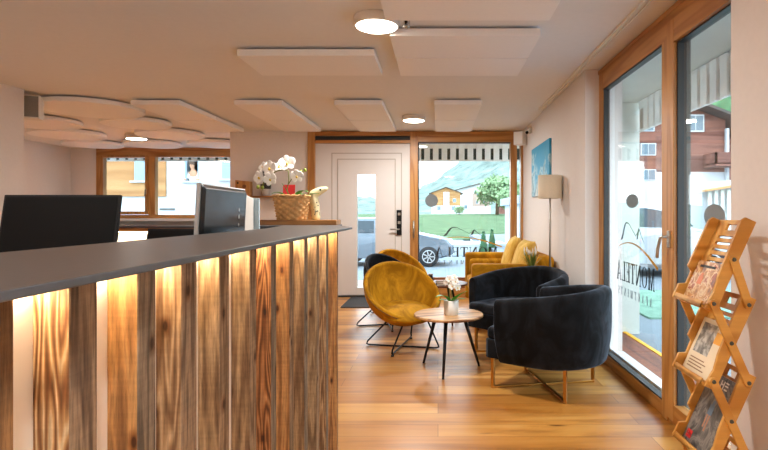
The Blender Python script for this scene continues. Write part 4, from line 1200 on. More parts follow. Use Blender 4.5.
def cover_mat(name, stops, scale, distort=0.5, axis=(1, 1, 1)):
    t = NT(name)
    mp = t.coords(axis)
    nz = t.n('ShaderNodeTexNoise', Scale=scale, Detail=6.0, Roughness=0.6, Distortion=distort)
    t.l(mp, 'Vector', nz, 'Vector')
    r = t.ramp(stops); t.l(nz, 'Fac', r, 'Fac'); t.l(r, 'Color', t.b, 'Base Color'); t.setp(Roughness=0.35)
    return t.m
def magazine(label, k, a0, a1, y0, y1, cover, th=0.008, extra=None, b0=0.003):
    L, u, nrm, ln = tray_frame(k)
    m = thing('magazine', label, 'magazine', (1.07, 2.125, 0), 0, 'magazines in the bamboo rack')
    def pr(mb, ua, ub, ya, yb, ba, bb): mb.prism([up(k, ua, ba), up(k, ub, ba), up(k, ub, bb), up(k, ua, bb)], 1, ya, yb)
    x = MB(); pr(x, a0, a1, y0, y1, b0, b0 + th); x.build('pages', M['paper'], m)
    x = MB(); pr(x, a0, a1, y0, y1, b0 + th, b0 + th + 0.001); x.build('front_cover', cover, m)
    for nm, mat, parts in (extra or []):
        x = MB()
        for (ua, ub, ya, yb) in parts: pr(x, a0 + (a1 - a0) * ua, a0 + (a1 - a0) * ub, y1 - (y1 - y0) * ya, y1 - (y1 - y0) * yb, b0 + th + 0.001, b0 + th + 0.0016) if False else pr(x, a0 + (a1 - a0) * ua, a0 + (a1 - a0) * ub, y1 - (y1 - y0) * yb, y1 - (y1 - y0) * ya, b0 + th + 0.001, b0 + th + 0.0016)
        x.build(nm, mat, m)
    return m
PW = plain('white_print', hexc('#eeeae2'), 0.4)
magazine('small brown illustrated magazine in the top tray of the rack', 0, 0.005, 0.175, -0.085, 0.10,
         cover_mat('brown_photo_cover', [(0.32, hexc('#6e3f1f')), (0.45, hexc('#c48a52')), (0.52, hexc('#e6cfa6')), (0.58, hexc('#a8502a')), (0.7, hexc('#5a3c28'))], 22), 0.010,
         [('orange_figure_print', plain('orange_print', hexc('#d8743a'), 0.4), [(0.42, 0.62, 0.30, 0.48), (0.62, 0.70, 0.34, 0.44)]), ('dark_title_print', M['print_black'], [(0.84, 0.90, 0.15, 0.8)])])
magazine('cream magazine with a photo and yellow spot in the second tray', 1, 0.005, 0.235, -0.10, 0.105, plain('cream_cover', hexc('#e4d3b4'), 0.4), 0.010,
         [('photo_print', cover_mat('alpine_photo', [(0.35, hexc('#4a4642')), (0.5, hexc('#8a857c')), (0.62, hexc('#c9c4ba'))], 26), [(0.36, 0.92, 0.10, 0.66)]),
          ('yellow_spot', M['print_gold'], [(0.62, 0.82, 0.66, 0.90)]), ('text_lines', M['book_a'], [(0.08 + 0.055 * i, 0.10 + 0.055 * i, 0.12, 0.75 - 0.1 * (i % 2)) for i in range(4)])])
magazine('large dark rock-climbing magazine with a red badge in the third tray', 2, 0.005, 0.31, -0.106, 0.108,
         cover_mat('rock_photo_cover', [(0.32, hexc('#2a2a2b')), (0.48, hexc('#5d5a58')), (0.55, hexc('#86817c')), (0.66, hexc('#3a3a3c'))], 16, 1.2, (1, 1, 0.6)), 0.008,
         [('red_badge', M['red'], [(0.04, 0.15, 0.08, 0.26)]), ('badge_script', PW, [(0.08, 0.10, 0.11, 0.23), (0.07, 0.12, 0.13, 0.15)]),
          ('title_print', PW, [(0.84, 0.95, 0.30, 0.33), (0.84, 0.86, 0.33, 0.40), (0.84, 0.95, 0.43, 0.46), (0.89, 0.91, 0.46, 0.52), (0.84, 0.95, 0.52, 0.55), (0.84, 0.86, 0.58, 0.68), (0.89, 0.91, 0.58, 0.68), (0.93, 0.95, 0.58, 0.68)]),
          ('walker_print', plain('blue_jacket_print', hexc('#5b7288'), 0.4), [(0.46, 0.60, 0.42, 0.56), (0.60, 0.66, 0.46, 0.53)]),
          ('walker_legs_print', plain('skin_tone_print', hexc('#a8765a'), 0.4), [(0.28, 0.46, 0.43, 0.47), (0.24, 0.46, 0.51, 0.55)])])
# ------------------------------------------------------------------ outdoors
M['asphalt'] = plain('pale_asphalt', hexc('#7a848c'), 0.95, var=0.06, scale=3)
M['deck'] = wood('red_brown_decking', hexc('#5f2c1c'), hexc('#8a4a30'), 1, 4, 5, 0.6, 0.3, 0.1)
M['yellow'] = plain('yellow_edge_paint', hexc('#f0b21a'), 0.6)
M['grass'] = plain('meadow_grass', hexc('#556b4c'), 1.0, var=0.45, scale=0.9, spec=0.1)
M['lawn'] = plain('lawn_grass', hexc('#7a9a88'), 1.0, var=0.2, scale=5, spec=0.1)
M['render_white'] = plain('white_render', hexc('#c3cacf'), 0.9, var=0.01)
M['conc'] = plain('pale_concrete', hexc('#c9cfc8'), 0.9, var=0.05, scale=4)
M['forest'] = plain('forest_canopy', hexc('#48684a'), 1.0, var=0.45, scale=0.35, spec=0.05)
M['mountain'] = plain('haze_tinted_mountain', hexc('#76857f'), 1.0, var=0.35, scale=0.07, spec=0.0)  # aerial haze is mixed into the base colour
M['roof'] = plain('dark_roof', hexc('#4d4642'), 0.9, var=0.1, scale=2)
M['clad_red'] = wood('brown_red_cladding', hexc('#6a4238'), hexc('#8a5c4e'), 0, 1.2, 5, 0.8, 0.25, 0.0)
M['clad_orange'] = wood('orange_larch_cladding', hexc('#a67848'), hexc('#ba8f5e'), 0, 1.4, 5, 0.8, 0.2, 0.0)
M['clad_grey'] = plain('weathered_cladding', hexc('#a58f84'), 0.9, var=0.12, scale=1.5)
M['win_out'] = plain('dark_window_glass', hexc('#5a707c'), 0.1, var=0.1, scale=1)
M['win_blue'] = plain('pale_blue_shutter', hexc('#8fa9b8'), 0.5, var=0.05)
M['slat'] = plain('pale_fascia_slat', hexc('#fbf9f5'), 0.85, var=0.08, scale=6)
M['slat_shade'] = plain('gap_shade_backing', hexc('#b3a697'), 0.9)  # shade between the slats, put into the backing colour
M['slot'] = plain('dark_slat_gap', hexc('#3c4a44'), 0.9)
M['leaves'] = plain('broadleaf_foliage', hexc('#8aa47c'), 0.9, var=0.3, scale=1.0, spec=0.1)
M['conifer'] = plain('conifer_foliage', hexc('#5a8a68'), 0.9, var=0.25, scale=4, spec=0.1)
M['bark'] = plain('bark', hexc('#6b5543'), 0.95, var=0.3, scale=6)
M['carpaint'] = plain('blue_grey_car_paint', hexc('#6f7c88'), 0.25, 0.3, var=0.03, coat=0.5)
M['carpaint2'] = plain('silver_car_paint', hexc('#b5bcc2'), 0.25, 0.3, var=0.03, coat=0.5)
M['tyre'] = plain('tyre_rubber', hexc('#26282b'), 0.8)
M['carglass'] = plain('car_glass', hexc('#2f3d46'), 0.08)

m = MB(); m.box(-90, 2.14, 10.3, 36, -0.75, -0.45); m.box(-90, -7.2, -6, 10.3, -0.75, -0.45); m.box(-7.2, 1.62, 8.23, 10.3, -0.75, -0.45)
m.box(2.14, 60, -6, 36, -0.40, -0.12); m.box(1.62, 2.14, 9.6, 36, -0.75, -0.45)
struct(m.build('ground_outside', M['asphalt']), 'pale asphalt yard outside', 'ground')
struct(MB().box(1.62, 2.14, -1.0, 9.6, -0.35, -0.10).build('terrace_deck', M['deck']), 'red-brown terrace boards along the glazed door', 'deck')
struct(MB().box(2.11, 2.155, -1.0, 9.6, -0.11, -0.092).build('terrace_edge', M['yellow']), 'yellow painted terrace edge', 'edge strip')
o = MB().box(2.75, 9.5, 6.9, 9.4, -0.12, -0.095).build('lawn', M['lawn']); tag(o, 'green lawn beyond the terrace', 'lawn', None, 'stuff')
# meadow rising to the far houses
m = MB()
rows = []
for i in range(13):
    q = i / 12; y = 35 + 95 * q
    rows.append([(-90 + 12 * j, y, -0.46 + 1.72 * q ** 0.9 + 0.05 * math.sin(j * 1.7 + i)) for j in range(16)])
m.rings(rows, False, False, False)
struct(m.build('meadow', M['grass']), 'green meadow rising behind the road', 'meadow')
struct(MB().box(-2.4, 2.9, 22, 24.6, -0.45, 0.0).build('roadside_wall', M['render_white']), 'low white wall along the far road', 'wall')
struct(MB().box(-120, 130, 128, 260, -0.4, 1.25).build('village_ground', M['conc']), 'flat ground of the far houses', 'ground')

def mountain(name, pts, depth, mat, label, seed, amp):
    rr = random.Random(seed)
    m = MB(); rows = []
    nx = 60; ny = 14
    for j in range(ny + 1):
        v = j / ny; row = []
        for i in range(nx + 1):
            u = i / nx
            x = pts[0][0] + (pts[-1][0] - pts[0][0]) * u
            h = pts[-1][1]
            for (a, b) in zip(pts, pts[1:]):
                if a[0] <= x <= b[0]: h = a[1] + (b[1] - a[1]) * (x - a[0]) / (b[0] - a[0]); break
            row.append((x + (rr.random() - .5) * amp, depth[0] + (depth[1] - depth[0]) * v + (rr.random() - .5) * amp * 2, h * v + (rr.random() - .5) * amp * (0.3 + v) * (v > 0)))
        rows.append(row)
    m.rings(rows, False, False, False)
    return struct(m.build(name, mat), label, 'mountain')
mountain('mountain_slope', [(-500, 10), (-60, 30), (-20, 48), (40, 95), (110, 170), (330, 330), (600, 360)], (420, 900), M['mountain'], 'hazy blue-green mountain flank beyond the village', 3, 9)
mountain('forest_slope', [(36, 6), (46, 26), (60, 42), (100, 62), (260, 80)], (60, 130), M['forest'], 'green forested slope behind the brown chalet', 5, 2.2)

# balcony over the facade
m = MB(); m.box(1.60, 2.32, -1.0, 9.62, 2.52, 2.72); m.box(-7.2, 1.60, 8.25, 9.62, 2.52, 2.72); m.box(-7.2, -3.0, 10.3, 10.95, 2.52, 2.72)
struct(m.build('balcony_slab', M['conc']), 'concrete balcony slab over the windows', 'balcony')
def fringe(label, p0, p1, pitch, wd, z0, z1, inward, back='slot'):
    d = Vector((p1[0] - p0[0], p1[1] - p0[1])); L = d.length; d.normalize()
    nrm = Vector(inward)
    a = MB(); s = 0.0
    def seg(mb, s0, s1, o0, o1, za, zb):
        c = [Vector(p0) + d * s0 + nrm * o0, Vector(p0) + d * s1 + nrm * o0, Vector(p0) + d * s1 + nrm * o1, Vector(p0) + d * s0 + nrm * o1]
        mb.hexa([(v.x, v.y, za) for v in c], [(v.x, v.y, zb) for v in c])
    r = thing('balcony_fascia', label, 'fascia', (0, 0, 0), 0, 'slatted balcony fascias')
    n = int(L / pitch)
    for k in range(n): seg(a, k * pitch, k * pitch + wd, 0.0, 0.024, z0, z1)
    a.build('slats', M['slat'], r)
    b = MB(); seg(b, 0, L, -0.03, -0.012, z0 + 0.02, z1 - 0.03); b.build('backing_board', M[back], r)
    c = MB(); seg(c, 0, L, -0.012, 0.0, z1 - 0.08, z1 + 0.01); seg(c, 0, L, -0.012, 0.0, z0 + 0.0, z0 + 0.03)
    c.build('fixing_rail', M['slat'], r)
    return r
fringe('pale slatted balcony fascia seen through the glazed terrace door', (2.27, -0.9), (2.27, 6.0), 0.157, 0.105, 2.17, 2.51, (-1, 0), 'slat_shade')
fringe('pale slatted balcony fascia seen through the tall window by the entrance', (-2.9, 9.55), (2.24, 9.55), 0.156, 0.102, 2.20, 2.51, (0, -1))
fringe('pale slatted balcony fascia seen through the alcove window', (-7.1, 10.9), (-3.05, 10.9), 0.185, 0.115, 2.335, 2.51, (0, -1))
struct(MB().box(2.06, 2.30, 6.05, 6.85, -0.12, 2.52).build('pillar', M['conc']), 'white rendered pillar outside the glazed door', 'pillar')

# houses
def house(name, label, cx, y0, w_, dep, zb, zsplit, zeave, zridge, lower, upper, over=0.6, wins=(), shutters=None, group=None, ridge_x=0.0, door=None, windepth=0.06):
    r = thing(name, label, 'house', (cx, y0, zb), 0, group)
    hs, he, hr = zsplit - zb, zeave - zb, zridge - zb
    if hs > 0: MB().box(-w_ / 2, w_ / 2, 0, dep, 0, hs).build('lower_wall', lower, r)
    m = MB(); m.prism([(-w_ / 2, hs), (w_ / 2, hs), (w_ / 2, he), (ridge_x, hr - 0.1), (-w_ / 2, he)], 1, 0, dep); m.build('upper_wall', upper, r)
    m = MB()
    for sgn in (-1, 1):
        ex = sgn * (w_ / 2 + over); sl = (hr - he) / (w_ / 2 - sgn * ridge_x)
        ez = he - sl * over
        t_ = 0.045 * w_ / 2
        m.prism([(ridge_x, hr), (ex, ez), (ex, ez + t_), (ridge_x, hr + t_)], 1, -over * 1.2, dep + over)
    m.build('roof', M['roof'], r)
    for (x, z, ww, wh) in wins:
        f = MB(); f.box(x - ww / 2, x + ww / 2, -windepth, 0.02, z, z + wh)
        f = f.build('window', M['render_white'], r)
        g = MB(); g.box(x - ww / 2 * 0.84, x - ww * 0.03, -windepth - 0.02, -windepth + 0.01, z + wh * 0.08, z + wh * 0.92); g.box(x + ww * 0.03, x + ww / 2 * 0.84, -windepth - 0.02, -windepth + 0.01, z + wh * 0.08, z + wh * 0.92)
        g.build('pane', M['win_out'], f)
    return r
hx = lambda x, Y: (x - 438) * Y / F
hz = lambda y, Y: 1.25 - (y - 214) * Y / F
Y = 150
h = house('chalet', 'far chalet with orange gable seen left through the tall window', hx(446, Y), Y, 8.2, 9, 1.25, 3.6, hz(193, Y), hz(187.5, Y), M['render_white'], M['clad_orange'], 0.7,
      [(-2.0, 1.0, 1.1, 1.3), (2.2, 1.0, 1.1, 1.3), (2.4, 3.3, 0.9, 1.1)], group='far village houses')
MB().box(-0.7, 0.9, -0.5, 0, 0, 6.2).build('white_bay', M['render_white'], h)
h = house('chalet', 'far chalet with grey-brown upper floor seen through the tall window', hx(474, 168), 168, 10.6, 10, 1.25, 1.3, hz(190, 168), hz(183, 168), M['render_white'], M['render_white'], 0.9,
      [(1.2, 6.0, 0.8, 1.0), (2.6, 5.9, 0.8, 1.0), (1.0, 3.2, 0.8, 1.0), (3.0, 3.1, 0.8, 1.0), (-2.6, 1.6, 1.0, 1.3)], group='far village houses', ridge_x=3.0)
MB().prism([(-0.6, 2.4), (4.9, 2.4), (4.9, 6.9), (3.0, 8.2), (-0.6, 6.2)], 1, -0.03, 0.02).build('timber_cladding', M['clad_grey'], h)
house('chalet', 'small far house with red roof at the right of the meadow', hx(505, Y), Y - 8, 5, 5, 1.25, 1.3, 3.2, 4.4, M['render_white'], M['clad_red'], 0.5, [(0, 0.6, 1.0, 1.0)], group='far village houses')

Y = 26
ch = house('chalet', 'brown timber chalet with dark eaves seen through the glazed terrace door', 11.1, Y, 6.0, 8, -0.12, hz(172, Y), hz(120, Y) , hz(96, Y), M['render_white'], M['clad_red'], 0.75,
      [(hx(695, Y) - 11.1, hz(132, Y) + 0.12, 0.85, 0.85), (hx(648, Y) - 11.1, hz(155.5, Y) + 0.12, 0.75, 0.6), (hx(646, Y) - 11.1, hz(131.5, Y) + 0.12, 0.8, 0.5), (hx(648, Y) - 11.1, hz(180.5, Y) + 0.12, 0.75, 0.55)], group='chalets across the yard')
bl = MB(); bl.box(1.9, 4.6, -1.2, 0, hz(168, Y) + 0.12, hz(165, Y) + 0.12)
bl.box(1.9, 4.6, -1.2, -1.12, hz(166, Y) + 0.12, hz(155, Y) + 0.12); bl.box(1.9, 1.98, -1.2, 0, hz(166, Y) + 0.12, hz(155, Y) + 0.12)
bl.build('balcony', M['clad_red'], ch)
MB().box(2.93, 3.05, -0.25, -0.05, 0.1, hz(129, Y) + 0.12).build('downpipe', M['render_white'], ch)
house('chalet', 'second dark-eaved chalet half hidden behind the brown one', 21.4, 41, 7.0, 8, -0.12, 3.2, hz(152, 41), hz(125, 41), M['render_white'], M['clad_red'], 1.2, [(-1.0, 4.2, 0.9, 1.0)], group='chalets across the yard')

# slatted shed
Y = 13
sd = thing('shed', 'white shed with sloping roof and upright slats beyond the lawn', 'shed', (hx(690, Y), Y, -0.12))
MB().prism([(-0.9, 0), (3.5, 0), (3.5, hz(172, Y) + 0.12), (-0.9, hz(186, Y) + 0.12)], 1, 0.35, 3.5).build('white_wall', M['render_white'], sd)
m = MB()
for k in range(17): m.box(0.45 + 0.155 * k, 0.45 + 0.155 * k + 0.085, 0.0, 0.03, 0.1, hz(191, Y) + 0.12 + 0.012 * k)
m.build('slat_wall', M['conc'], sd)
m = MB(); m.prism([(0.3, hz(192, Y) + 0.12), (3.6, hz(178, Y) + 0.30), (3.6, hz(176, Y) + 0.30), (0.3, hz(190, Y) + 0.12)], 1, -0.15, 0.35); m.build('sloping_beam', M['clad_orange'], sd)
m = MB(); m.box(0.43, 3.2, 0.03, 0.06, 0.3, 0.38); m.box(0.43, 3.2, 0.03, 0.06, 1.3, 1.38); m.build('slat_rail', M['conc'], sd)

# white terrace building left of the shed, low
lb = thing('garage', 'low white garage with dark flat roof edge beyond the parked car', 'garage', (4.4, 19.5, -0.12))
MB().box(-1.3, 4.6, 0, 5, 0, 1.75).build('wall', M['render_white'], lb)
MB().box(-1.5, 4.8, -0.4, 5.2, 1.75, 2.05).build('roof_edge', M['win_blue'], lb)
MB().box(0.6, 3.2, -0.04, 0.0, 0.05, 1.5).build('garage_door', M['conc'], lb)

# building across from the alcove, with someone leaning out of a window
Y = 16.0
fb = thing('apartment_house', 'white house with orange timber cladding outside the alcove window', 'house', (hx(150, Y), Y, -0.45))
bx = hx(150, Y)
def FX(x): return hx(x, Y) - bx
def FZ(y): return hz(y, Y) + 0.45
wl, wr, wt, wb = FX(184.5), FX(199), FZ(155), FZ(181)
m = MB()
m.box(FX(60), wl, 0, 0.35, 0, 6.0); m.box(wr, FX(262), 0, 0.35, 0, 6.0); m.box(wl, wr, 0, 0.35, 0, wb); m.box(wl, wr, 0, 0.35, wt, 6.0)
m.build('wall', M['render_white'], fb)
MB().box(FX(60), FX(166.5), -0.06, 0.0, FZ(196.5), 6.0).build('timber_cladding', M['clad_orange'], fb)
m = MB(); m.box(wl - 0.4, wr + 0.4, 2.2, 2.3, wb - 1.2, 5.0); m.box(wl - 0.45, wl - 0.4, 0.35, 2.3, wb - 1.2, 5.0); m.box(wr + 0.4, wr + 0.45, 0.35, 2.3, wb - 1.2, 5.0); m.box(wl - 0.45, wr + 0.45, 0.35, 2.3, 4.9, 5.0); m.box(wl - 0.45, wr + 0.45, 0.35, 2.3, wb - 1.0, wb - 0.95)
m.build('dark_room', plain('room_dimness_colour', hexc('#5c6066'), 0.9), fb)  # room walls coloured dark to stand for the dimness inside
f = MB()
for (a, b, c, d) in ((wl, wl + 0.05, wb, wt), (wr - 0.05, wr, wb, wt), (wl, wr, wt - 0.05, wt)): f.box(a, b, 0.02, 0.1, c, d)
f.build('window_frame', M['win_blue'], fb)
MB().box(wl - 0.06, wr + 0.06, -0.1, 0.2, wb - 0.05, wb).build('window_sill', M['render_white'], fb)
m = MB()
for (xa, xb, ya, yb) in ((136, 146.5, 154, 181), (223, 236, 154, 179)):
    m.box(FX(xa), FX(xb), -0.09, -0.0, FZ(yb), FZ(ya)); s_ = m.build('shutter', M['win_blue'], fb); m = MB()
    g = MB()
    for k in range(9): g.box(FX(xa) + 0.03, FX(xb) - 0.03, -0.10, -0.09, FZ(yb) + 0.05 + k * 0.085, FZ(yb) + 0.10 + k * 0.085)
    g.build('louvre', M['win_blue'], s_)
    MB().box(FX(xa) - 0.12, FX(xb) + 0.12, -0.14, 0.0, FZ(yb) - 0.05, FZ(yb)).build('window_sill', M['render_white'], fb)
m.bm.free()
MB().box(FX(160), FX(175), -0.03, 0.0, FZ(210), FZ(208.3)).build('house_sign', M['alu_dark'], fb)
MB().box(FX(55), FX(265), -0.6, 0.6, 6.0, 6.25).build('roof_edge', M['roof'], fb)
# person leaning on that sill
M['skin'] = plain('skin', hexc('#c99a7c'), 0.6, var=0.05)
M['shirt'] = plain('white_shirt', hexc('#f2f2f0'), 0.8, var=0.02)
M['hair'] = plain('brown_hair', hexc('#4a3628'), 0.7, var=0.2, scale=20)
def skin_mesh(name, verts, edges, radii, mat, parent, root=0, lv=2):
    me = bpy.data.meshes.new(name); me.from_pydata(verts, edges, []); o = bpy.data.objects.new(name, me); COL.objects.link(o)
    o.parent = parent; me.materials.append(mat)
    sk = o.modifiers.new('skin', 'SKIN'); sk.use_smooth_shade = True
    for i, v in enumerate(me.skin_vertices[0].data):
        v.radius = (radii[i], radii[i]) if not isinstance(radii[i], tuple) else radii[i]
        v.use_root = (i == root)
    s = o.modifiers.new('sub', 'SUBSURF'); s.levels = lv; s.render_levels = lv
    return o
PXc = bx + (wl + wr) / 2
pe = thing('person', 'person in a white shirt leaning out of the window across the yard', 'person', (PXc, Y + 0.30, wb - 0.45 - 0.62))
V = [(0, 0.10, 0.10), (0, 0.06, 0.35), (0, -0.06, 0.62), (0, -0.16, 0.86), (0, -0.22, 0.965), (0, -0.26, 1.04), (0, -0.30, 1.12), (0, -0.30, 1.19),
     (0.17, -0.13, 0.86), (0.235, -0.20, 0.68), (0.20, -0.33, 0.665), (0.15, -0.37, 0.655), (-0.17, -0.13, 0.86), (-0.235, -0.20, 0.68), (-0.20, -0.33, 0.665), (-0.15, -0.37, 0.655), (0.09, 0.10, 0.0), (0.09, 0.10, -0.4), (-0.09, 0.10, 0.0), (-0.09, 0.10, -0.4)]
E = [(0, 1), (1, 2), (2, 3), (3, 4), (4, 5), (5, 6), (6, 7), (3, 8), (8, 9), (9, 10), (10, 11), (3, 12), (12, 13), (13, 14), (14, 15), (0, 16), (16, 17), (0, 18), (18, 19)]
R = [(.13, .10), (.12, .09), (.13, .09), (.12, .08), .05, .06, .085, .06, .06, .045, .036, .03, .06, .045, .036, .03, .08, .06, .08, .06]
skin_mesh('body', V, E, R, M['skin'], pe)
keep = [0, 1, 2, 3, 8, 9, 12, 13]
idx = {k: i for i, k in enumerate(keep)}
skin_mesh('shirt', [V[k] for k in keep], [(idx[a], idx[b]) for a, b in E if a in idx and b in idx], [(.16, .13), (.155, .125), (.165, .13), (.155, .12), .085, .066, .085, .066], M['shirt'], pe)
m = MB(); m.blob((0, -0.275, 1.155), 0.098, 14, 10, (0.95, 1.0, 0.95)); m.build('hair', M['hair'], pe)
m = MB()
m.blob((0.03, -0.372, 1.105), 0.010, 8, 5); m.blob((-0.03, -0.372, 1.105), 0.010, 8, 5); m.build('eyes', M['black'], pe)
m = MB(); m.blob((0, -0.385, 1.085), 0.014, 8, 6, (0.8, 1, 1.4)); m.blob((0, -0.372, 1.05), 0.02, 8, 5, (1, .4, .25)); m.build('nose_and_mouth', M['skin'], pe)

# trees
def crown(m, c, R, n, size, seed, squash=1.0):
    rr = random.Random(seed)
    for _ in range(n):
        d = Vector((rr.gauss(0, 1), rr.gauss(0, 1), rr.gauss(0, 1))).normalized()
        q = 0.55 + 0.45 * rr.random()
        p = Vector(c) + Vector((d.x * R * q, d.y * R * q, d.z * R * squash * q))
        a = Vector((rr.gauss(0, 1), rr.gauss(0, 1), rr.gauss(0, 1))).normalized(); b = a.orthogonal().normalized()
        s = size * (0.6 + 0.8 * rr.random())
        m.face([m._v(p - a * s), m._v(p - b * s * 0.6), m._v(p + a * s), m._v(p + b * s * 0.6)])
def tree(label, x, y, z, h, R, n, size, seed, mat='leaves', group='trees beyond the meadow'):
    r = thing('tree', label, 'tree', (x, y, z), 0, group)
    m = MB(); m.tube([(0, 0, 0), (0.05, 0, h * 0.35), (0, 0, h * 0.75)], [R * 0.09, R * 0.07, R * 0.03], 8); m.build('trunk', M['bark'], r)
    m = MB(); rr = random.Random(seed)
    for k in range(6):
        a = rr.random() * 2 * PI
        crown(m, (math.cos(a) * R * 0.45, math.sin(a) * R * 0.45, h * 0.45 + rr.random() * h * 0.35), R * 0.62, n // 6, size, seed + k, 0.9)
    m.build('crown', M[mat], r)
    return r
tree('pale green broadleaf tree right of the far grey-brown chalet', hx(497, 120), 120, 0.2, 10.5, 4.8, 2600, 0.42, 21)
tree('broadleaf tree at the right edge of the tall window', hx(508, 112), 112, 0.0, 8.0, 3.6, 1800, 0.38, 22)
tree('low round tree between the two far chalets', hx(459, 118), 118, 1.1, 1.9, 1.2, 400, 0.22, 23)
def cone_shrub(label, x, y, z, h, R, seed):
    r = thing('conifer', label, 'tree', (x, y, z), 0, 'small conifers by the white wall')
    MB().tube([(0, 0, 0), (0, 0, h * 0.9)], [0.05, 0.01], 8).build('trunk', M['bark'], r)
    rr = random.Random(seed); m = MB()
    for k in range(900):
        q = rr.random() ** 0.8; a = rr.random() * 2 * PI; rad = R * (1 - q) * (0.7 + 0.35 * rr.random())
        p = Vector((rad * math.cos(a), rad * math.sin(a), 0.08 * h + h * 0.92 * q)); o_ = Vector((math.cos(a), math.sin(a), -0.5)).normalized(); b = Vector((-math.sin(a), math.cos(a), 0))
        s = 0.09
        m.face([m._v(p - o_ * s), m._v(p - b * s * 0.5), m._v(p + o_ * s), m._v(p + b * s * 0.5)])
    m.build('foliage', M['conifer'], r)
cone_shrub('small pointed conifer by the white wall, left of its twin', hx(483.5, 21), 21, -0.45, 0.98, 0.2, 31)
cone_shrub('small pointed conifer by the white wall, right of its twin', hx(492, 21.6), 21.6, -0.45, 1.05, 0.2, 32)

# parked cars
def car(label, loc, rz, paint, wheel_r=0.33, name='car'):
    r = thing('car', label, 'car', loc, rz, 'parked cars')
    L, W = 4.3, 1.8
    prof = [(-2.1, 0.45), (-2.12, 0.75), (-2.0, 1.0), (-1.75, 1.10), (-1.55, 1.45), (-1.2, 1.58), (0.1, 1.60), (0.45, 1.48), (0.98, 1.08), (1.25, 1.02), (1.95, 0.88), (2.13, 0.70), (2.12, 0.38), (1.75, 0.25), (-1.8, 0.25)]
    m = MB()
    rings = []
    for yy, s, dz in ((-0.90, 0.93, 0.0), (-0.86, 0.98, 0.0), (-0.5, 1.0, 0.0), (0.5, 1.0, 0.0), (0.86, 0.98, 0), (0.90, 0.93, 0)):
        ring = []
        for (x, z) in prof:
            t_ = max(0, (z - 1.0)) / 0.6
            ring.append((x * s, yy * (1 - 0.22 * t_), 0.9 + (z - 0.9) * (1 if abs(yy) < .85 else 0.96)))
        rings.append(ring)
    m.rings(rings, True, True, True, True)
    m.build('body', M[paint], r, bevel=0.02)
    for s in (-1, 1):
        g = MB()
        q = lambda x, z, e=0.012: (x, s * (0.87 * (1 - 0.22 * max(0, z - 1.0) / 0.6) + e + 0.005), z)
        for pts in ([(-1.5, 1.12), (-0.45, 1.10), (-0.45, 1.48), (-1.2, 1.48)], [(-0.38, 1.10), (0.85, 1.07), (0.38, 1.44), (0.05, 1.50), (-0.38, 1.49)]):
            g.hexa([q(x, z, -0.02) for x, z in pts], [q(x, z, 0.02) for x, z in pts])
        g.build('side_window', M['carglass'], r)
        for x in (-1.32, 1.32):
            w_ = MB(); w_.T = Matrix.Translation((x, s * 0.80, wheel_r)) @ Matrix.Rotation(PI / 2, 4, 'X')
            w_.lathe([(wheel_r * 0.62, -0.115), (wheel_r * 0.95, -0.115), (wheel_r, -0.09), (wheel_r, 0.09), (wheel_r * 0.95, 0.115), (wheel_r * 0.62, 0.115)], n=32)
            w_ = w_.build('wheel', M['tyre'], r)
            h_ = MB(); h_.T = Matrix.Translation((x, s * 0.905, wheel_r)) @ Matrix.Rotation(PI / 2, 4, 'X')
            h_.lathe([(wheel_r * 0.64, -0.015), (wheel_r * 0.64, 0.015), (wheel_r * 0.56, 0.018), (wheel_r * 0.55, -0.012)], n=28, cap0=False, cap1=False)
            for k in range(7):
                a = 2 * PI * k / 7
                h_.hexa([(0.03 * math.cos(a - .6), 0.03 * math.sin(a - .6), -0.01), (wheel_r * .6 * math.cos(a - .1), wheel_r * .6 * math.sin(a - .1), -0.01), (wheel_r * .6 * math.cos(a + .1), wheel_r * .6 * math.sin(a + .1), -0.01), (0.03 * math.cos(a + .6), 0.03 * math.sin(a + .6), -0.01)],
                        [(0.03 * math.cos(a - .6), 0.03 * math.sin(a - .6), 0.012), (wheel_r * .6 * math.cos(a - .1), wheel_r * .6 * math.sin(a - .1), 0.012), (wheel_r * .6 * math.cos(a + .1), wheel_r * .6 * math.sin(a + .1), 0.012), (0.03 * math.cos(a + .6), 0.03 * math.sin(a + .6), 0.012)])
            h_.build('rim', M['alu'], w_)
    g = MB(); g.hexa([(0.50, -0.66, 1.46), (0.96, -0.75, 1.10), (0.96, 0.75, 1.10), (0.50, 0.66, 1.46)], [(0.53, -0.66, 1.48), (1.0, -0.75, 1.11), (1.0, 0.75, 1.11), (0.53, 0.66, 1.48)])
    g.build('windscreen', M['carglass'], r)
    g = MB(); g.hexa([(-1.62, -0.64, 1.40), (-1.78, -0.74, 1.12), (-1.78, 0.74, 1.12), (-1.62, 0.64, 1.40)], [(-1.66, -0.64, 1.42), (-1.81, -0.74, 1.13), (-1.81, 0.74, 1.13), (-1.66, 0.64, 1.42)])
    g.build('rear_window', M['carglass'], r)
    for s in (-1, 1):
        MB().box(1.93, 2.12, s * 0.72 - 0.14, s * 0.72 + 0.14, 0.70, 0.82).build('headlight', M['alu_white'], r, bevel=0.02)
        MB().box(-2.11, -2.0, s * 0.74 - 0.1, s * 0.74 + 0.1, 0.72, 0.9).build('tail_light', M['red'], r, bevel=0.02)
    MB().box(2.06, 2.135, -0.5, 0.5, 0.42, 0.60).build('grille', M['black'], r)
    return r
car('blue-grey car parked on the road outside the entrance, front wheel visible', (-1.62, 17.9, -0.45), 0, 'carpaint')
car('silver car parked beyond the lawn outside the terrace door', (4.75, 12.3, -0.12), math.radians(-20), 'carpaint2')

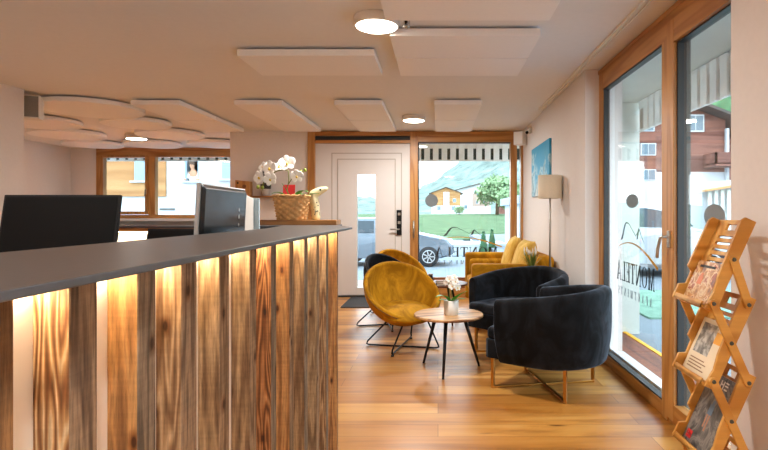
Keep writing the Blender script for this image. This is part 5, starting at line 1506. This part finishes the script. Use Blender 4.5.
# ------------------------------------------------------------------ light and camera
wd = bpy.data.worlds.new('overcast_sky'); sc.world = wd; wd.use_nodes = True
nt = wd.node_tree
bg = nt.nodes['Background']
tc = nt.nodes.new('ShaderNodeTexCoord'); sx = nt.nodes.new('ShaderNodeSeparateXYZ'); rp = nt.nodes.new('ShaderNodeValToRGB')
nt.links.new(tc.outputs['Generated'], sx.inputs['Vector']); nt.links.new(sx.outputs['Z'], rp.inputs['Fac']); nt.links.new(rp.outputs['Color'], bg.inputs['Color'])
rp.color_ramp.elements[0].position = 0.0; rp.color_ramp.elements[0].color = (0.90, 0.96, 1.0, 1)
rp.color_ramp.elements[1].position = 0.6; rp.color_ramp.elements[1].color = (0.70, 0.86, 1.0, 1)
bg.inputs['Strength'].default_value = 2.9

def portal(loc, rot, sx_, sy_):
    l = bpy.data.lights.new('window_portal', 'AREA'); l.shape = 'RECTANGLE'; l.size = sx_; l.size_y = sy_; l.cycles.is_portal = True
    o = bpy.data.objects.new('window_portal', l); COL.objects.link(o); o.location = loc; o.rotation_euler = rot
portal((1.59, 3.45, 1.2), (0, math.radians(90), 0), 2.4, 2.3)
portal((0.45, FY + 0.2, 1.25), (math.radians(-90), 0, 0), 1.6, 2.4)
portal((-4.8, 10.25, 1.75), (math.radians(-90), 0, 0), 3.4, 1.3)

cam = bpy.data.cameras.new('camera'); co = bpy.data.objects.new('camera', cam); COL.objects.link(co)
co.location = (0, 0, CAM_H); co.rotation_euler = (PI / 2, 0, 0)
cam.sensor_width = 36.0; cam.lens = F / 768 * 36.0
cam.shift_x = -54 / 768; cam.shift_y = -11 / 768
cam.clip_start = 0.05; cam.clip_end = 3000
sc.camera = co
vs = sc.view_settings
vs.view_transform = 'Standard'; vs.look = 'None'; vs.gamma = 1.0; vs.use_curve_mapping = False
vs.exposure = 1.0
sc.cycles.use_denoising = True
sc.cycles.max_bounces = 10; sc.cycles.diffuse_bounces = 6; sc.cycles.transparent_max_bounces = 24
sc.cycles.sample_clamp_indirect = 8.0
sc.cycles.caustics_reflective = False; sc.cycles.caustics_refractive = False
